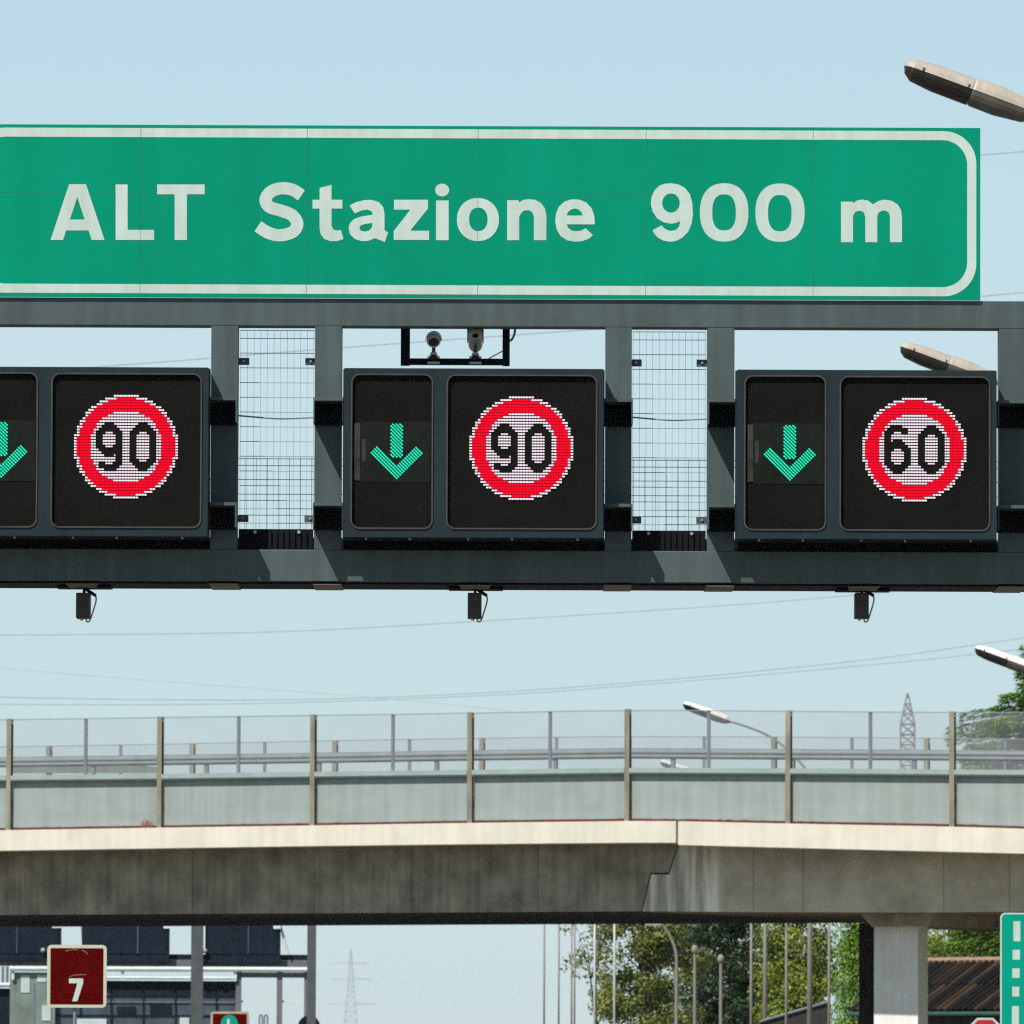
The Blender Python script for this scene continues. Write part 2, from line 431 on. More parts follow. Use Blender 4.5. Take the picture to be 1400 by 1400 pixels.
glyphs = [
 [A_([(55,597),(210,133),(350,133),(505,597),(398,597),(371,518),(185,518),(160,597)]), A_([(278,240),(340,427),(217,427)])],
 [A_([(597,135),(697,135),(697,513),(917,513),(917,597),(597,597)])],
 [A_([(943,135),(1338,135),(1338,217),(1190,217),(1190,597),(1088,597),(1088,217),(943,217)])],
 [B_(ribbon([(388,200),(320,158),(240,148),(165,172),(124,230),(152,284),(235,312),(318,345),(358,408),(325,468),(230,494),(140,473),(68,427)], 90))],
 [B_([(522,145),(610,122),(610,232),(690,232),(690,297),(610,297),(610,425),(622,450),(645,459),(680,455),(698,522),(650,537),(600,537),(555,520),(530,485),(522,440),(522,297),(470,297),(470,232),(522,232)])],
 [B_([(742,275),(790,250),(850,235),(905,233),(955,248),(990,285),(1000,335),(1000,455),(1027,475),(1002,543),(930,515),(880,535),(830,537),(780,520),(745,485),(735,440),(745,405),(775,375),(830,355),(915,342),(905,318),(875,305),(835,310),(782,333)]), B_([(912,403),(850,412),(825,422),(815,440),(825,460),(855,467),(890,458),(908,435)])],
 [B_([(1070,232),(1320,232),(1320,297),(1190,460),(1328,460),(1328,528),(1068,528),(1068,462),(1190,305),(1070,305)])],
 [C_([(90,247),(187,247),(187,551),(90,551)])],
 [C_(ell(137,167,54,49,24))],
 [C_(ell(411,393,161,165,44,2.1)), C_(ell(414,392,71,90,36,2.2))],
 [C_([(635,245),(720,245),(727,263),(760,242),(800,237),(850,242),(895,268),(925,310),(935,360),(935,551),(840,551),(840,370),(828,338),(805,324),(785,322),(760,327),(738,350),(727,375),(727,551),(635,551)])],
 [C_([(1305,430),(1092,430),(1100,455),(1125,475),(1160,483),(1200,478),(1237,460),(1292,513),(1260,540),(1210,558),(1155,563),(1095,553),(1045,520),(1015,470),(1003,410),(1008,350),(1030,295),(1075,255),(1130,238),(1185,240),(1240,262),(1280,305),(1300,355),(1306,400)]), C_([(1090,362),(1213,362),(1205,340),(1185,318),(1155,308),(1120,318),(1100,338)])],
 [D_([(230,125),(290,135),(345,165),(385,215),(405,290),(410,385),(400,460),(370,530),(320,580),(270,605),(225,612),(165,603),(115,575),(85,540),(75,515),(150,475),(165,495),(195,515),(225,522),(265,515),(295,485),(305,440),(265,457),(225,462),(165,450),(110,415),(75,360),(60,300),(65,240),(90,185),(130,145),(180,128)]), D_(ell(227,290,73,80,32))],
 [D_(ell(670,368,202,243,48,2.3)), D_(ell(669,368,98,150,40,2.5))],
 [D_(ell(1135,370,205,243,48,2.3)), D_(ell(1133,374,98,151,40,2.5))],
 [E_([(103,652),(183,652),(190,662),(215,645),(250,637),(295,645),(330,672),(365,648),(410,638),(460,645),(505,672),(530,715),(535,770),(535,940),(450,940),(450,760),(442,730),(420,717),(395,715),(370,730),(360,755),(360,940),(275,940),(275,760),(265,730),(245,717),(222,717),(200,730),(188,755),(188,940),(103,940)])],
]
for name, idx in (('lettering', range(0, 3)), ('lettering', range(3, 12)), ('lettering', range(12, 15)), ('lettering', range(15, 16))):
    mb = MB()
    for i in idx: mb.poly(glyphs[i], lambda a, b: P(a, b, YS - .0025))
    mb.build(name, M['sign_white'], sg)

# ------------------------------------------------------------------ lane signals
NINE = ["...###...", "..#####..", ".#######.", "###...###", "##.....##", "##.....##", "##.....##", "##.....##", "###...###", ".########", "..#######", "...###.##", ".......##", ".......##", ".##...###", ".#######.", "...####.."]
ZERO = ["...###...", "..#####..", ".#######.", "###...###"] + ["##.....##"] * 9 + ["###...###", ".#######.", "..#####..", "...###..."]
SIX = [r_[::-1] for r_ in NINE[::-1]]
YF = YG - .62                      # front face of the casing
def to_f(a, b): return (a, YF, b)
def signal(shift, first, label):
    kx = lambda px: (px + shift - 700) * YF / F
    zc_ = lambda py: P(700, py, YF).z
    root = empty('lane_signal', (kx(647), YG, zc_(735)), label, 'lane signal', 'lane signals on the gantry')
    X0, X1, Z0, Z1 = kx(469), kx(825), zc_(735), zc_(504)
    w1 = (kx(480), kx(590), zc_(722.5), zc_(513)); w2 = (kx(611), kx(815), zc_(722.5), zc_(513.5))
    mb = MB()
    outer = rrect(X0, X1, Z0, Z1, .012, 3)
    mb.poly([outer, rrect(*w1, .075), rrect(*w2, .075)], to_f, (0, .07, 0))
    mb.box(X0, X1, YF + .0701, YG - .004, Z0, Z1)
    mb.box(X0 - .012, X1 + .012, YF + .2, YF + .23, Z0 - .012, Z1 + .006)
    mb.build('casing', M['casing'], root)
    for w in (w1, w2):
        q = .010
        rim = MB(); rim.poly([rrect(w[0] - q, w[1] + q, w[2] - q, w[3] + q, .085), rrect(w[0] + .004, w[1] - .004, w[2] + .004, w[3] - .004, .072)], lambda a, b: (a, YF - .012, b), (0, .04, 0))
        rim.build('window_rim', M['casing_rim'], root)
        sc_ = MB(); sc_.poly([rrect(w[0] + .001, w[1] - .001, w[2] + .001, w[3] - .001, .074)], lambda a, b: (a, YF + .026, b))
        sc_.build('screen', M['screen'], root)
    # arrow module tray in the window; two pale strips paint reflections in its glass
    yA = YF + .0215
    tray = MB(); tray.box(kx(492), kx(588), yA, yA + .004, zc_(660), zc_(577)); tray.build('arrow_module', mat('arrow_module_board', (.008, .011, .008), .6, 0, .4, 6, spec=.15), root)
    st = MB(); st.box(kx(483.5), kx(491.5), yA - .004, yA + .004, zc_(657.5), zc_(579)); st.box(kx(494), kx(499), yA - .0045, yA - .001, zc_(632), zc_(601))
    st.build('reflection_strip', mat('reflection_strip', (.035, .034, .030), .6, 0, .5, 9, spec=.2), root)
    # green arrow: rows of small lamps on a diagonal grid
    yL = YF + .0155
    a = MB(); p = 3.45
    def inside(x, y):
        if 533.6 <= x <= 549 and 579 <= y <= 627: return True
        dx = abs(x - 541.5)
        c0 = 656.5 - dx                     # lower edge of the chevron
        return dx <= 37 and c0 - 19.5 <= y <= c0 and (y - 656.5) + 0 >= -dx - 19.5 and (dx - (656.5 - y) * .0) <= 37 and (y + 0 > 611 + max(0, (dx - 27)) * 1.0 - 1)
    n = 40
    for i in range(-n, n):
        for j in range(-n, n):
            x = 541.5 + (i - j) * p * .7071; y = 615 + (i + j) * p * .7071
            if inside(x, y):
                u_, v_ = p * .7071 * .43, p * .7071 * .27      # a short dash along the diagonal
                cs = [(x - u_ + v_, y - u_ - v_), (x + u_ + v_, y + u_ - v_), (x + u_ - v_, y + u_ + v_), (x - u_ - v_, y - u_ + v_)]
                a.add([(kx(u), yL, zc_(v)) for u, v in cs], [(0, 1, 2, 3)])
    a.build('arrow_lights', M['led_green'], root)
    # 37 x 37 lamp disc
    red, wh = MB(), MB(); pt = 3.86
    def off(i, j):
        for glyph, c0 in ((first, -10), (ZERO, 2)):
            u, v = i - c0, j + 8
            if 0 <= u < 9 and 0 <= v < 17 and glyph[v][u] == '#': return True
        return False
    for i in range(-18, 19):
        for j in range(-18, 19):
            rr = math.hypot(i, j)
            if rr > 18.45: continue
            lit = 'w' if rr > 17.3 else ('r' if rr > 12.9 else 'w')
            if off(i, j): lit = None
            if not lit: continue
            x, y = 712.4 + i * pt, 612.5 + j * pt
            hx, hy = (1.78, 1.62) if lit == 'r' else (1.66, 1.10)
            xl = xr = hx; yt = yb = hy
            if off(i + 1, j): xr -= .85          # lamps beside a figure are half masked by its edge
            if off(i - 1, j): xl -= .85
            if off(i, j + 1): yb -= .35
            if off(i, j - 1): yt -= .35
            (red if lit == 'r' else wh).add([(kx(x - xl), yL, zc_(y + yb)), (kx(x + xr), yL, zc_(y + yb)), (kx(x + xr), yL, zc_(y - yt)), (kx(x - xl), yL, zc_(y - yt))], [(0, 1, 2, 3)])
    red.build('red_lights', M['led_red'], root); wh.build('white_lights', M['led_white'], root)
    mb = MB()
    for px in (500, 560, 640, 700, 790):
        mb.tube([(kx(px), YF + .1, Z0 - .02), (kx(px), YF + .1, Z0 + .01)], .012, 6)
    mb.build('bolt', M['galv'], root)
signal(-542, NINE, 'lane signal at the left edge of the picture showing 90, its green arrow cut off')
signal(0, NINE, 'lane signal in the middle, under the two small cameras, showing a green arrow and 90')
signal(539, SIX, 'lane signal at the right showing a green arrow and a speed limit of 60')

# ------------------------------------------------------------------ cameras on a hanging frame
YC = YG + .45
cx = lambda px: P(px, 470, YC).x
cz = lambda py: P(620, py, YC).z
fr = MB()
fr.box(cx(548), cx(560.5), YC - .04, YC + .04, cz(500), cz(444)); fr.box(cx(687), cx(697), YC - .04, YC + .04, cz(500), cz(444))
fr.box(cx(560.5), cx(687), YC - .037, YC + .037, cz(499), cz(490.5)); fr.box(cx(548), cx(697), YC - .3, YC + .05, cz(444), cz(440))
hf = fr.build('hanging_frame', M['dark_steel'], None, (cx(622), YC, cz(500)))
tag(hf, 'black U shaped frame hanging below the gantry beam above the middle lane signal', 'bracket')
cbl = MB(); cbl.tube(spline([(cx(703), YC, cz(440)), (cx(704), YC, cz(452)), (cx(701), YC, cz(462)), (cx(697), YC, cz(466))], 6), .012, 6); 
cbl.tube(spline([(cx(687), YC, cz(480)), (cx(672), YC, cz(488)), (cx(664), YC, cz(493))], 4), .006, 6)
cbl.build('cable_loop', M['cable'], hf)
def traffic_cam(px, py, tilt, label, big):
    c = Vector((cx(px), YC - .02, cz(py)))
    base = Vector((cx(px), YC, cz(490.5)))
    root = empty('surveillance_camera', base, label, 'camera', 'cameras on the hanging frame')
    d = Vector((0, -1, -tilt)).normalized(); up = Vector((0, 0, 1)); up = (up - d * up.dot(d)).normalized(); rt = d.cross(up)
    r_ = .068
    prof = [(-.20, .6), (-.19, .85), (-.15, 1), (.12, 1), (.14, .97)]
    rings = [[c + d * q + (rt * math.cos(2 * math.pi * i / 20) + up * math.sin(2 * math.pi * i / 20) * (1.12 if big else 1.0)) * r_ * s_ for i in range(20)] for q, s_ in prof]
    MB().loft(rings).build('housing', M['cctv'], root, smooth=False)
    lz = MB(); e = c + d * .1405 - up * (.012 if not big else .038)
    lz.loft([[e + d * q + (rt * math.cos(2 * math.pi * i / 18) + up * math.sin(2 * math.pi * i / 18) * .85) * s_ * r_ for i in range(18)] for q, s_ in ((0, .72 if not big else .42), (.004, .70 if not big else .40))])
    lz.build('lens', M['lens'], root)
    hd = MB(); rr = []
    for q in (-.12, .2):
        ring = []
        for i in range(13):
            an = math.pi * i / 12; ring.append(c + d * q + (rt * math.cos(an) + up * math.sin(an)) * (r_ * 1.16))
        for i in range(12, -1, -1):
            an = math.pi * i / 12; ring.append(c + d * q + (rt * math.cos(an) + up * math.sin(an)) * (r_ * 1.06))
        rr.append(ring)
    hd.loft(rr); hd.build('sun_hood', M['cctv'] if not big else M['brown_box'], root)
    st = MB(); st.tube([base + Vector((0, 0, .05)), c - up * r_ * .9], .018, 8)
    st.build('stem', M['steel'], root)
    ft = MB(); ft.tube([base + Vector((0, 0, .001)), base + Vector((0, 0, .06))], .05, 12, .03)
    ft.box(base.x - .058, base.x + .058, base.y - .075, base.y - .04, base.z - .055, base.z - .035)
    ft.box(base.x - .058, base.x + .058, base.y - .06, base.y + .05, base.z + .0005, base.z + .02)
    ft.build('foot', M['cctv'], root)
    kb = MB(); kb.sphere(base + Vector((0, -.06, .0)), .036, 12, 8); kb.build('knob', M['black'], root)
traffic_cam(593, 465, .15, 'small pale camera with a white hood on the hanging frame, the left one', False)
traffic_cam(650, 462.5, -.35, 'taller cream camera under a dark hood on the hanging frame, tilted upward', True)

# ------------------------------------------------------------------ vehicle detectors below the beam
def detector(px, label, dy):
    Y = YG + .55
    X = lambda q: P(q, 820, Y).x
    Z = lambda q: P(px, q + dy, Y).z
    zt = GZ(796) - .0205
    root = empty('vehicle_detector', (X(px), Y, zt), label, 'detector', 'detectors under the gantry')
    MB().box(X(px - 36), X(px + 38), Y - .2, Y + .12, zt - .028, zt - .011).build('mount_plate', M['dark_steel'], root)
    MB().add([(X(px - 22), Y - .5, zt - .0095), (X(px + 22), Y - .5, zt - .0095), (X(px + 18), Y - .2, zt - .03), (X(px - 18), Y - .2, zt - .03), (X(px - 22), Y - .5, zt - .004), (X(px + 22), Y - .5, zt - .004), (X(px + 18), Y - .2, zt - .004), (X(px - 18), Y - .2, zt - .004)],
             [(0, 1, 2, 3), (4, 5, 6, 7), (0, 1, 5, 4), (1, 2, 6, 5), (2, 3, 7, 6), (3, 0, 4, 7)]).build('mount_wedge', M['soffit_steel'], root)
    a = MB(); a.tube([(X(px + 1), Y, zt - .02), (X(px), Y, Z(806)), (X(px), Y - .02, Z(811.5))], .014, 8); a.tube([(X(px + 2), Y, Z(805.5)), (X(px + 16), Y - .03, Z(814.5))], .016, 8)
    a.build('arm', M['black'], root)
    b = MB().box(X(px - 10), X(px + 9), Y - .16, Y + .1, Z(846), Z(811.5), .008).build('housing', M['brown_box'], root)
    l = MB(); l.box(X(px - 7), X(px + 5), Y - .166, Y - .1605, Z(831), Z(823)); l.build('sensor_window', M['lens'], b)
    l = MB(); l.tube([(X(px - 3), Y - .02, Z(848.5)), (X(px - 3), Y - .02, Z(845.5))], .016, 8); l.build('gland', M['galv'], b)
    c = MB(); c.tube(spline([(X(px + 16), Y - .03, Z(814.5)), (X(px + 16.5), Y - .03, Z(822)), (X(px + 12), Y - .03, Z(838)), (X(px + 8), Y - .03, Z(849)), (X(px + 4), Y - .03, Z(850)), (X(px + 3), Y - .03, Z(846))], 6), .0075, 6)
    c.build('cable', M['cable'], root)
detector(115, 'small dark detector box hanging under the gantry below the left 90 signal', 0)
detector(649.5, 'small dark detector box hanging under the gantry below the middle signal', 0)
detector(1178, 'small dark detector box hanging under the gantry below the 60 signal', 0)

# ------------------------------------------------------------------ bridge
TH = R(25)
U = Vector((math.cos(TH), -math.sin(TH), 0)); NN = Vector((math.sin(TH), math.cos(TH), 0))
B0 = P(860, 1122, 240.0); B0.z = 0
def bp(px, py, d):                # pixel ray meets the vertical plane d metres behind the bridge face -> (s, z)
    o = B0 + NN * d; r_ = ray(px, py)
    t_ = (o - CAM).dot(NN) / r_.dot(NN)
    h = CAM + r_ * t_
    return (h - o).dot(U), h.z
def W(s, d, z): return B0 + U * s + NN * d + Vector((0, 0, z))
class Line:                       # height along the bridge from pixels
    def __init__(s, pts, d):
        s.p = sorted(bp(x, y, d) for x, y in pts)
    def __call__(s, q):
        p = s.p
        if q <= p[0][0]:
            a, b = p[0], p[1]; return a[1] + (b[1] - a[1]) / (b[0] - a[0]) * (q - a[0]) * .6
        if q >= p[-1][0]:
            a, b = p[-2], p[-1]; return b[1] + (b[1] - a[1]) / (b[0] - a[0]) * (q - b[0]) * .6
        for a, b in zip(p, p[1:]):
            if a[0] <= q <= b[0]: return a[1] + (b[1] - a[1]) * (q - a[0]) / (b[0] - a[0])
topL = Line([(0, 1135), (215, 1131.6), (430, 1128.4), (640, 1125), (860, 1122.4), (926, 1122.6), (1080, 1126), (1300, 1130), (1400, 1133)], 0)
fasL = Line([(0, 1163), (430, 1156.5), (640, 1154), (860, 1152), (925, 1152)], 0)
fasR = Line([(927, 1155), (1080, 1159), (1200, 1162), (1400, 1167)], 0)
DW = 1.85
botL = Line([(0, 1251), (450, 1248.5), (870, 1246)], DW)
botR = Line([(880, 1246), (1200, 1248), (1400, 1246.5)], DW)
sJ = bp(925.5, 1135, 0)[0]
SA, SB = -62.0, 62.0
def srange(a, b, step=1.5):
    n = max(1, int(abs(b - a) / step)); return [a + (b - a) * i / n for i in range(n + 1)]
br = empty('road_bridge', W(0, 0, 0), 'concrete road bridge crossing the motorway behind the gantry with a stepped joint in its girder', 'bridge')
DEP = 22.5
def prism(mb, ss, prof):          # sweep a closed (d, z) profile along s
    mb.loft([[W(s, d, z) for d, z in prof(s)] for s in ss])
gap = .035
for ss, fz in ((srange(SA, sJ - gap), fasL), (srange(sJ + gap, SB), fasR)):
    mb = MB(); prism(mb, ss, lambda s: [(0, topL(s)), (0, fz(s)), (.06, fz(s) - .02), (.45, fz(s) - .02), (.45, topL(s) - .003), (.3, topL(s))])
    mb.build('fascia_beam', M['concrete'], br)
    mb = MB(); prism(mb, ss, lambda s: [(.452, topL(s) - .12), (.452, fz(s) + .1), (DEP - .452, fz(s) + .1), (DEP - .452, topL(s) - .12)])
    mb.build('deck_slab', M['asphalt'], br)
    mb = MB(); prism(mb, ss, lambda s: [(DEP - .45, topL(s)), (DEP - .45, fz(s)), (DEP, fz(s)), (DEP, topL(s))])
    mb.build('fascia_beam', M['concrete'], br)
# girders with the half joint between them
def webpts(lst, dx=0): return [(bp(x + dx, y, DW)[0], bp(x + dx, y, DW)[1]) for x, y in lst]
jl = [(926, 1160), (921, 1172), (914.5, 1195.5), (889.5, 1195.5), (877.5, 1248)]
def girder(side):
    if side < 0:
        end = webpts(jl, -.9); end[2] = (end[2][0], end[2][1] + .05); end[3] = (end[3][0], end[3][1] + .05)
        ss = srange(SA, end[0][0] - .2, 4); sb = srange(SA, end[-1][0], 4)
        top = [(s, fasL(s) + .098) for s in ss] + [(end[0][0], fasL(end[0][0]) + .098)]
        bot = [(s, botL(s)) for s in sb]
        loop = top + end[:-1] + bot[::-1]
    else:
        end = webpts(jl, .9); ss = srange(end[0][0] + .2, SB, 4); sb = srange(end[-1][0], SB, 4)
        top = [(end[0][0], fasR(end[0][0]) + .098)] + [(s, fasR(s) + .098) for s in ss]
        bot = [(s, botR(s)) for s in sb]
        loop = end[:-1][::-1] + top + bot[::-1]
    mb = MB(); mb.poly([loop], lambda a, b: W(a, DW, b), NN * (DEP - 2 * DW), 0, True)
    return mb, bot
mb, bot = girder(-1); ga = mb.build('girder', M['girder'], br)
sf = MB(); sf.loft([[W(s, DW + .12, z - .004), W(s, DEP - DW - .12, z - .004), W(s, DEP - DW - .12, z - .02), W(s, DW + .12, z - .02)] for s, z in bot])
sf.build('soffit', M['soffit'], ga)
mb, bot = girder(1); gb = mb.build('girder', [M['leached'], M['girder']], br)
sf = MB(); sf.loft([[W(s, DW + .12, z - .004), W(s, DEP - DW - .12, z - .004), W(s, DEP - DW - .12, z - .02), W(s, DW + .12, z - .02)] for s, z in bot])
sf.build('soffit', mat('brown_concrete', (.22, .15, .10), .95, 0, .2, .6), gb)  # browner and lighter than the left soffit
# lime-stained end of the right girder is the leached material; beyond the stained metre it is plain
def stain_switch(m):
    nt = m.node_tree; N, L = nt.nodes, nt.links
    b = N['Principled BSDF']; src = b.inputs['Base Color'].links[0].from_socket
    tc = N.new('ShaderNodeTexCoord'); sx = N.new('ShaderNodeVectorMath'); sx.operation = 'DOT_PRODUCT'; sx.inputs[1].default_value = U
    L.new(tc.outputs['Object'], sx.inputs[0])
    mr = N.new('ShaderNodeMapRange'); s0 = bp(984, 1200, DW)[0]
    mr.inputs[1].default_value = s0 - .12; mr.inputs[2].default_value = s0 + .15
    L.new(sx.outputs['Value'], mr.inputs[0])
    nz = N.new('ShaderNodeTexNoise'); nz.inputs['Scale'].default_value = .9; nz.inputs['Detail'].default_value = 8; nz.inputs['Roughness'].default_value = .65
    L.new(tc.outputs['Object'], nz.inputs['Vector'])
    rp = N.new('ShaderNodeValToRGB'); L.new(nz.outputs['Fac'], rp.inputs[0])
    rp.color_ramp.elements[0].position = .3; rp.color_ramp.elements[1].position = .7
    rp.color_ramp.elements[0].color = (.40, .35, .265, 1); rp.color_ramp.elements[1].color = (.66, .59, .47, 1)
    mx = N.new('ShaderNodeMix'); mx.data_type = 'RGBA'
    L.new(mr.outputs[0], mx.inputs[0]); L.new(src, mx.inputs[6]); L.new(rp.outputs[0], mx.inputs[7])
    L.new(mx.outputs[2], b.inputs['Base Color'])
stain_switch(M['leached'])
for par, px_l in ((ga, (-40, 90, 263, 430, 562, 735)), (gb, (1030, 1098, 1290, 1380))):
    for px in px_l:
        s0 = bp(px, 1200, DW)[0]; z1 = (fasL if px < 880 else fasR)(s0) + .05; z0 = (botL if px < 880 else botR)(s0)
        MB().obox(W(s0, DW - .006, z0 + .02), U * .010, NN * .005, Vector((0, 0, z1 - z0 - .02))).build('formwork_joint', M['joint'], par)
# cross-head and piers
def pier_at(px0, px1, d, depth, topy, m, name='pier'):
    s0, z0 = bp(px0, topy, d); s1, _ = bp(px1, topy, d)
    mb = MB(); mb.obox(W(s0, d, -.3), U * (s1 - s0), NN * depth, Vector((0, 0, z0 + .3)))
    return mb.build(name, m, br)
pr = pier_at(1195, 1255, 3.72, .75, 1266, M['pier'])
MB().poly([[bp(1170, 1243, 3.0), bp(1277, 1243, 3.0), bp(1270, 1264.5, 3.0), bp(1192, 1267, 3.0)]], lambda a, b: W(a, 3.0, b), NN * 12, 0, True).build('cross_head', M['girder'], br)
pier_at(1174.5, 1190, 9.0, .8, 1262, M['soffit'])  # rear pier, deck shade painted in as near-black
for s in (-44,):
    MB().obox(W(s, 4, -.3), U * 1.4, NN * 14, Vector((0, 0, botL(s) + .3))).build('pier', M['pier'], br)

# fence on the near edge
def fence(d, posts, thin, topl, label, near):
    root = empty('bridge_fence', W(0, d, topL(0)), label, 'fence', 'fences along the bridge')
    tl = Line(topl, d)
    sp = [bp(p, 1000, d)[0] for p in posts]
    st = [bp(p, 1000, d)[0] for p in thin]
    step = (sp[-1] - sp[0]) / (len(sp) - 1)
    while sp[0] - step > SA: sp.insert(0, sp[0] - step); st.insert(0, sp[0] + step / 2)
    while sp[-1] + step < SB: sp.append(sp[-1] + step); st.append(sp[-1] - step / 2)
    ph = .075
    def hpost(s, w, dd, z0, z1, t):
        mb = MB()
        mb.obox(W(s - w, dd, z0), U * 2 * w, NN * t, Vector((0, 0, z1 - z0)))
        mb.obox(W(s - .012, dd + t + .0005, z0), U * .024, NN * (2 * w - 2 * t), Vector((0, 0, z1 - z0)))
        mb.obox(W(s - w, dd + 2 * w - t + .001, z0), U * 2 * w, NN * t, Vector((0, 0, z1 - z0)))
        return mb
    for s in sp:
        hpost(s, ph, d, topL(s) + .002, tl(s) + (.04 if near else .02), .014).build('post', M['post'], root)
    railz = Line([(0, 1062), (215, 1060), (430, 1057), (640, 1054.5), (860, 1051.5), (1080, 1052.5), (1300, 1054), (1400, 1055)], .15)
    for s in sorted(st):
        MB().obox(W(s - .045, d + .13, railz(s)), U * .09, NN * .06, Vector((0, 0, tl(s) + .0 - railz(s)))).build('mullion', M['post_grey'], root)
    sp.sort()
    net = MB(); rl = MB(); re = MB(); ru = MB()
    for a, b in zip(sp, sp[1:]):
        for q0, q1 in ((a + ph + .004, b - ph - .004),):
            net.add([W(q0, d + .11, railz(q0)), W(q1, d + .11, railz(q1)), W(q1, d + .11, tl(q1)), W(q0, d + .11, tl(q0))], [(0, 1, 2, 3)])
            pn = MB()
            zb = lambda s: topL(s) + .07
            pn.loft([[W(s, d + .15, zb(s)), W(s, d + .18, zb(s)), W(s, d + .18, railz(s) - .15), W(s, d + .15, railz(s) - .15)] for s in (q0, q1)])
            pn.build('panel', M['panel'], root)
            rl.loft([[W(s, d - .01, railz(s) - .10), W(s, d + .2, railz(s) - .10), W(s, d + .2, railz(s) + .045), W(s, d - .01, railz(s) + .03)] for s in (q0, q1)])
            re.loft([[W(s, d - .005, railz(s) - .15), W(s, d + .19, railz(s) - .15), W(s, d + .19, railz(s) - .101), W(s, d - .005, railz(s) - .101)] for s in (q0, q1)])
            ss = srange(q0, q1, .12)
            ru.loft([[W(s, d + .1, topL(s) + .002), W(s, d + .22, topL(s) + .002), W(s, d + .22, topL(s) + .07), W(s, d + .1, topL(s) + .045 + random.random() * .035)] for s in ss])
    net.build('netting', M['net'], root); rl.build('rail', M['rail'], root); re.build('rail_edge', M['rail_dark'], root); ru.build('base_strip', M['rust'], root)
    tp = MB()
    tp.loft([[W(s, d + .10, tl(s)), W(s, d + .12, tl(s)), W(s, d + .12, tl(s) + .025), W(s, d + .10, tl(s) + .025)] for s in srange(SA, SB, 3)])
    tp.build('top_wire', M['wire'], root)
    return root, sp
nf, nsp = fence(.05, [12, 218, 427, 642, 857, 1077, 1301], [114, 323, 534, 749, 966, 1187],
      [(0, 984.5), (210, 981.5), (425, 978.5), (640, 975.5), (860, 971), (1080, 973), (1300, 974.5), (1400, 974.5)],
      'bridge parapet fence nearest the camera, tall brown posts over pale grey panels', True)
rf, rsp = fence(DEP - .4, [66, 262, 457, 658, 858, 1057, 1266], [162, 359, 557, 758, 960, 1162],
      [(0, 1021.5), (215, 1018), (457, 1013), (658, 1009.5), (860, 1007), (1057, 1008), (1266, 1009.5), (1400, 1011)],
      'bridge parapet fence along the far edge, its post tops seen through the near netting', False)
q = [bp(x, y, DEP - .5) for x, y in ((14, 1057), (14, 1043), (120, 1041), (180, 1045), (219, 1049), (219, 1057))]
MB().poly([q], lambda a, b: W(a, DEP - .5, b), NN * .03, 0, True).build('hoarding', M['panel_dark'], rf)

# crash barrier on the deck
gr = empty('crash_barrier', W(0, 3.2, topL(0)), 'grey steel crash barrier along the bridge deck behind the near fence', 'guard rail')
gd = 3.2
gl = Line([(0, 1035), (218, 1032), (430, 1029), (640, 1025.5), (860, 1022.5), (1080, 1024), (1300, 1025), (1400, 1026)], gd)
prof = [(0.05, 0), (0.05, -.05), (0, -.085), (0, -.13), (.055, -.17), (0, -.21), (0, -.255), (.05, -.29), (.05, -.31)]
def wsec(s):
    z = gl(s); f_ = [W(s, gd + a, z + b) for a, b in prof]; bk = [W(s, gd + a + .008, z + b) for a, b in prof[::-1]]
    return f_ + bk
mb = MB(); mb.loft([wsec(s) for s in srange(SA, SB, 3)]); mb.build('beam', mat('barrier_steel', (.27, .31, .315), .5, .3, .1, 2), gr)
gp = [bp(x, 1050, gd)[0] for x in (125, 280, 434, 595, 757, 918, 1082, 1248, 1412)]
while gp[0] - 3.7 > SA: gp.insert(0, gp[0] - 3.7)
while gp[-1] + 3.7 < SB: gp.append(gp[-1] + 3.7)
for s in gp:
    MB().obox(W(s - .06, gd + .065, topL(s) - .12), U * .12, NN * .1, Vector((0, 0, gl(s) - .02 - topL(s) + .12))).build('post', M['post_grey'], gr)

# dry weed on the ledge
wd = MB(); s0, z0 = bp(200, 1131, .02)
for i in range(40):
    a = random.uniform(-.18, .18); h = random.uniform(.08, .34) * (1 - abs(a) * 3.4)
    o = W(s0 + a, .03 + random.uniform(-.005, .015), topL(s0)); tt = o + Vector((random.uniform(-.06, .06), 0, max(h, .05)))
    wd.add([o - U * .012, o + U * .012, tt], [(0, 1, 2)])
    wd.add([tt - U * .02 - Vector((0, 0, .03)), tt + U * .02, tt + Vector((0, 0, .03))], [(0, 1, 2)])
wd = wd.build('dry_weed', mat('dry_weed', (.26, .07, .025), .9, 0, .3, 5), None, W(s0, .03, topL(s0)))
tag(wd, 'rust brown dry weed growing on the bridge ledge beside a fence post', 'plant')

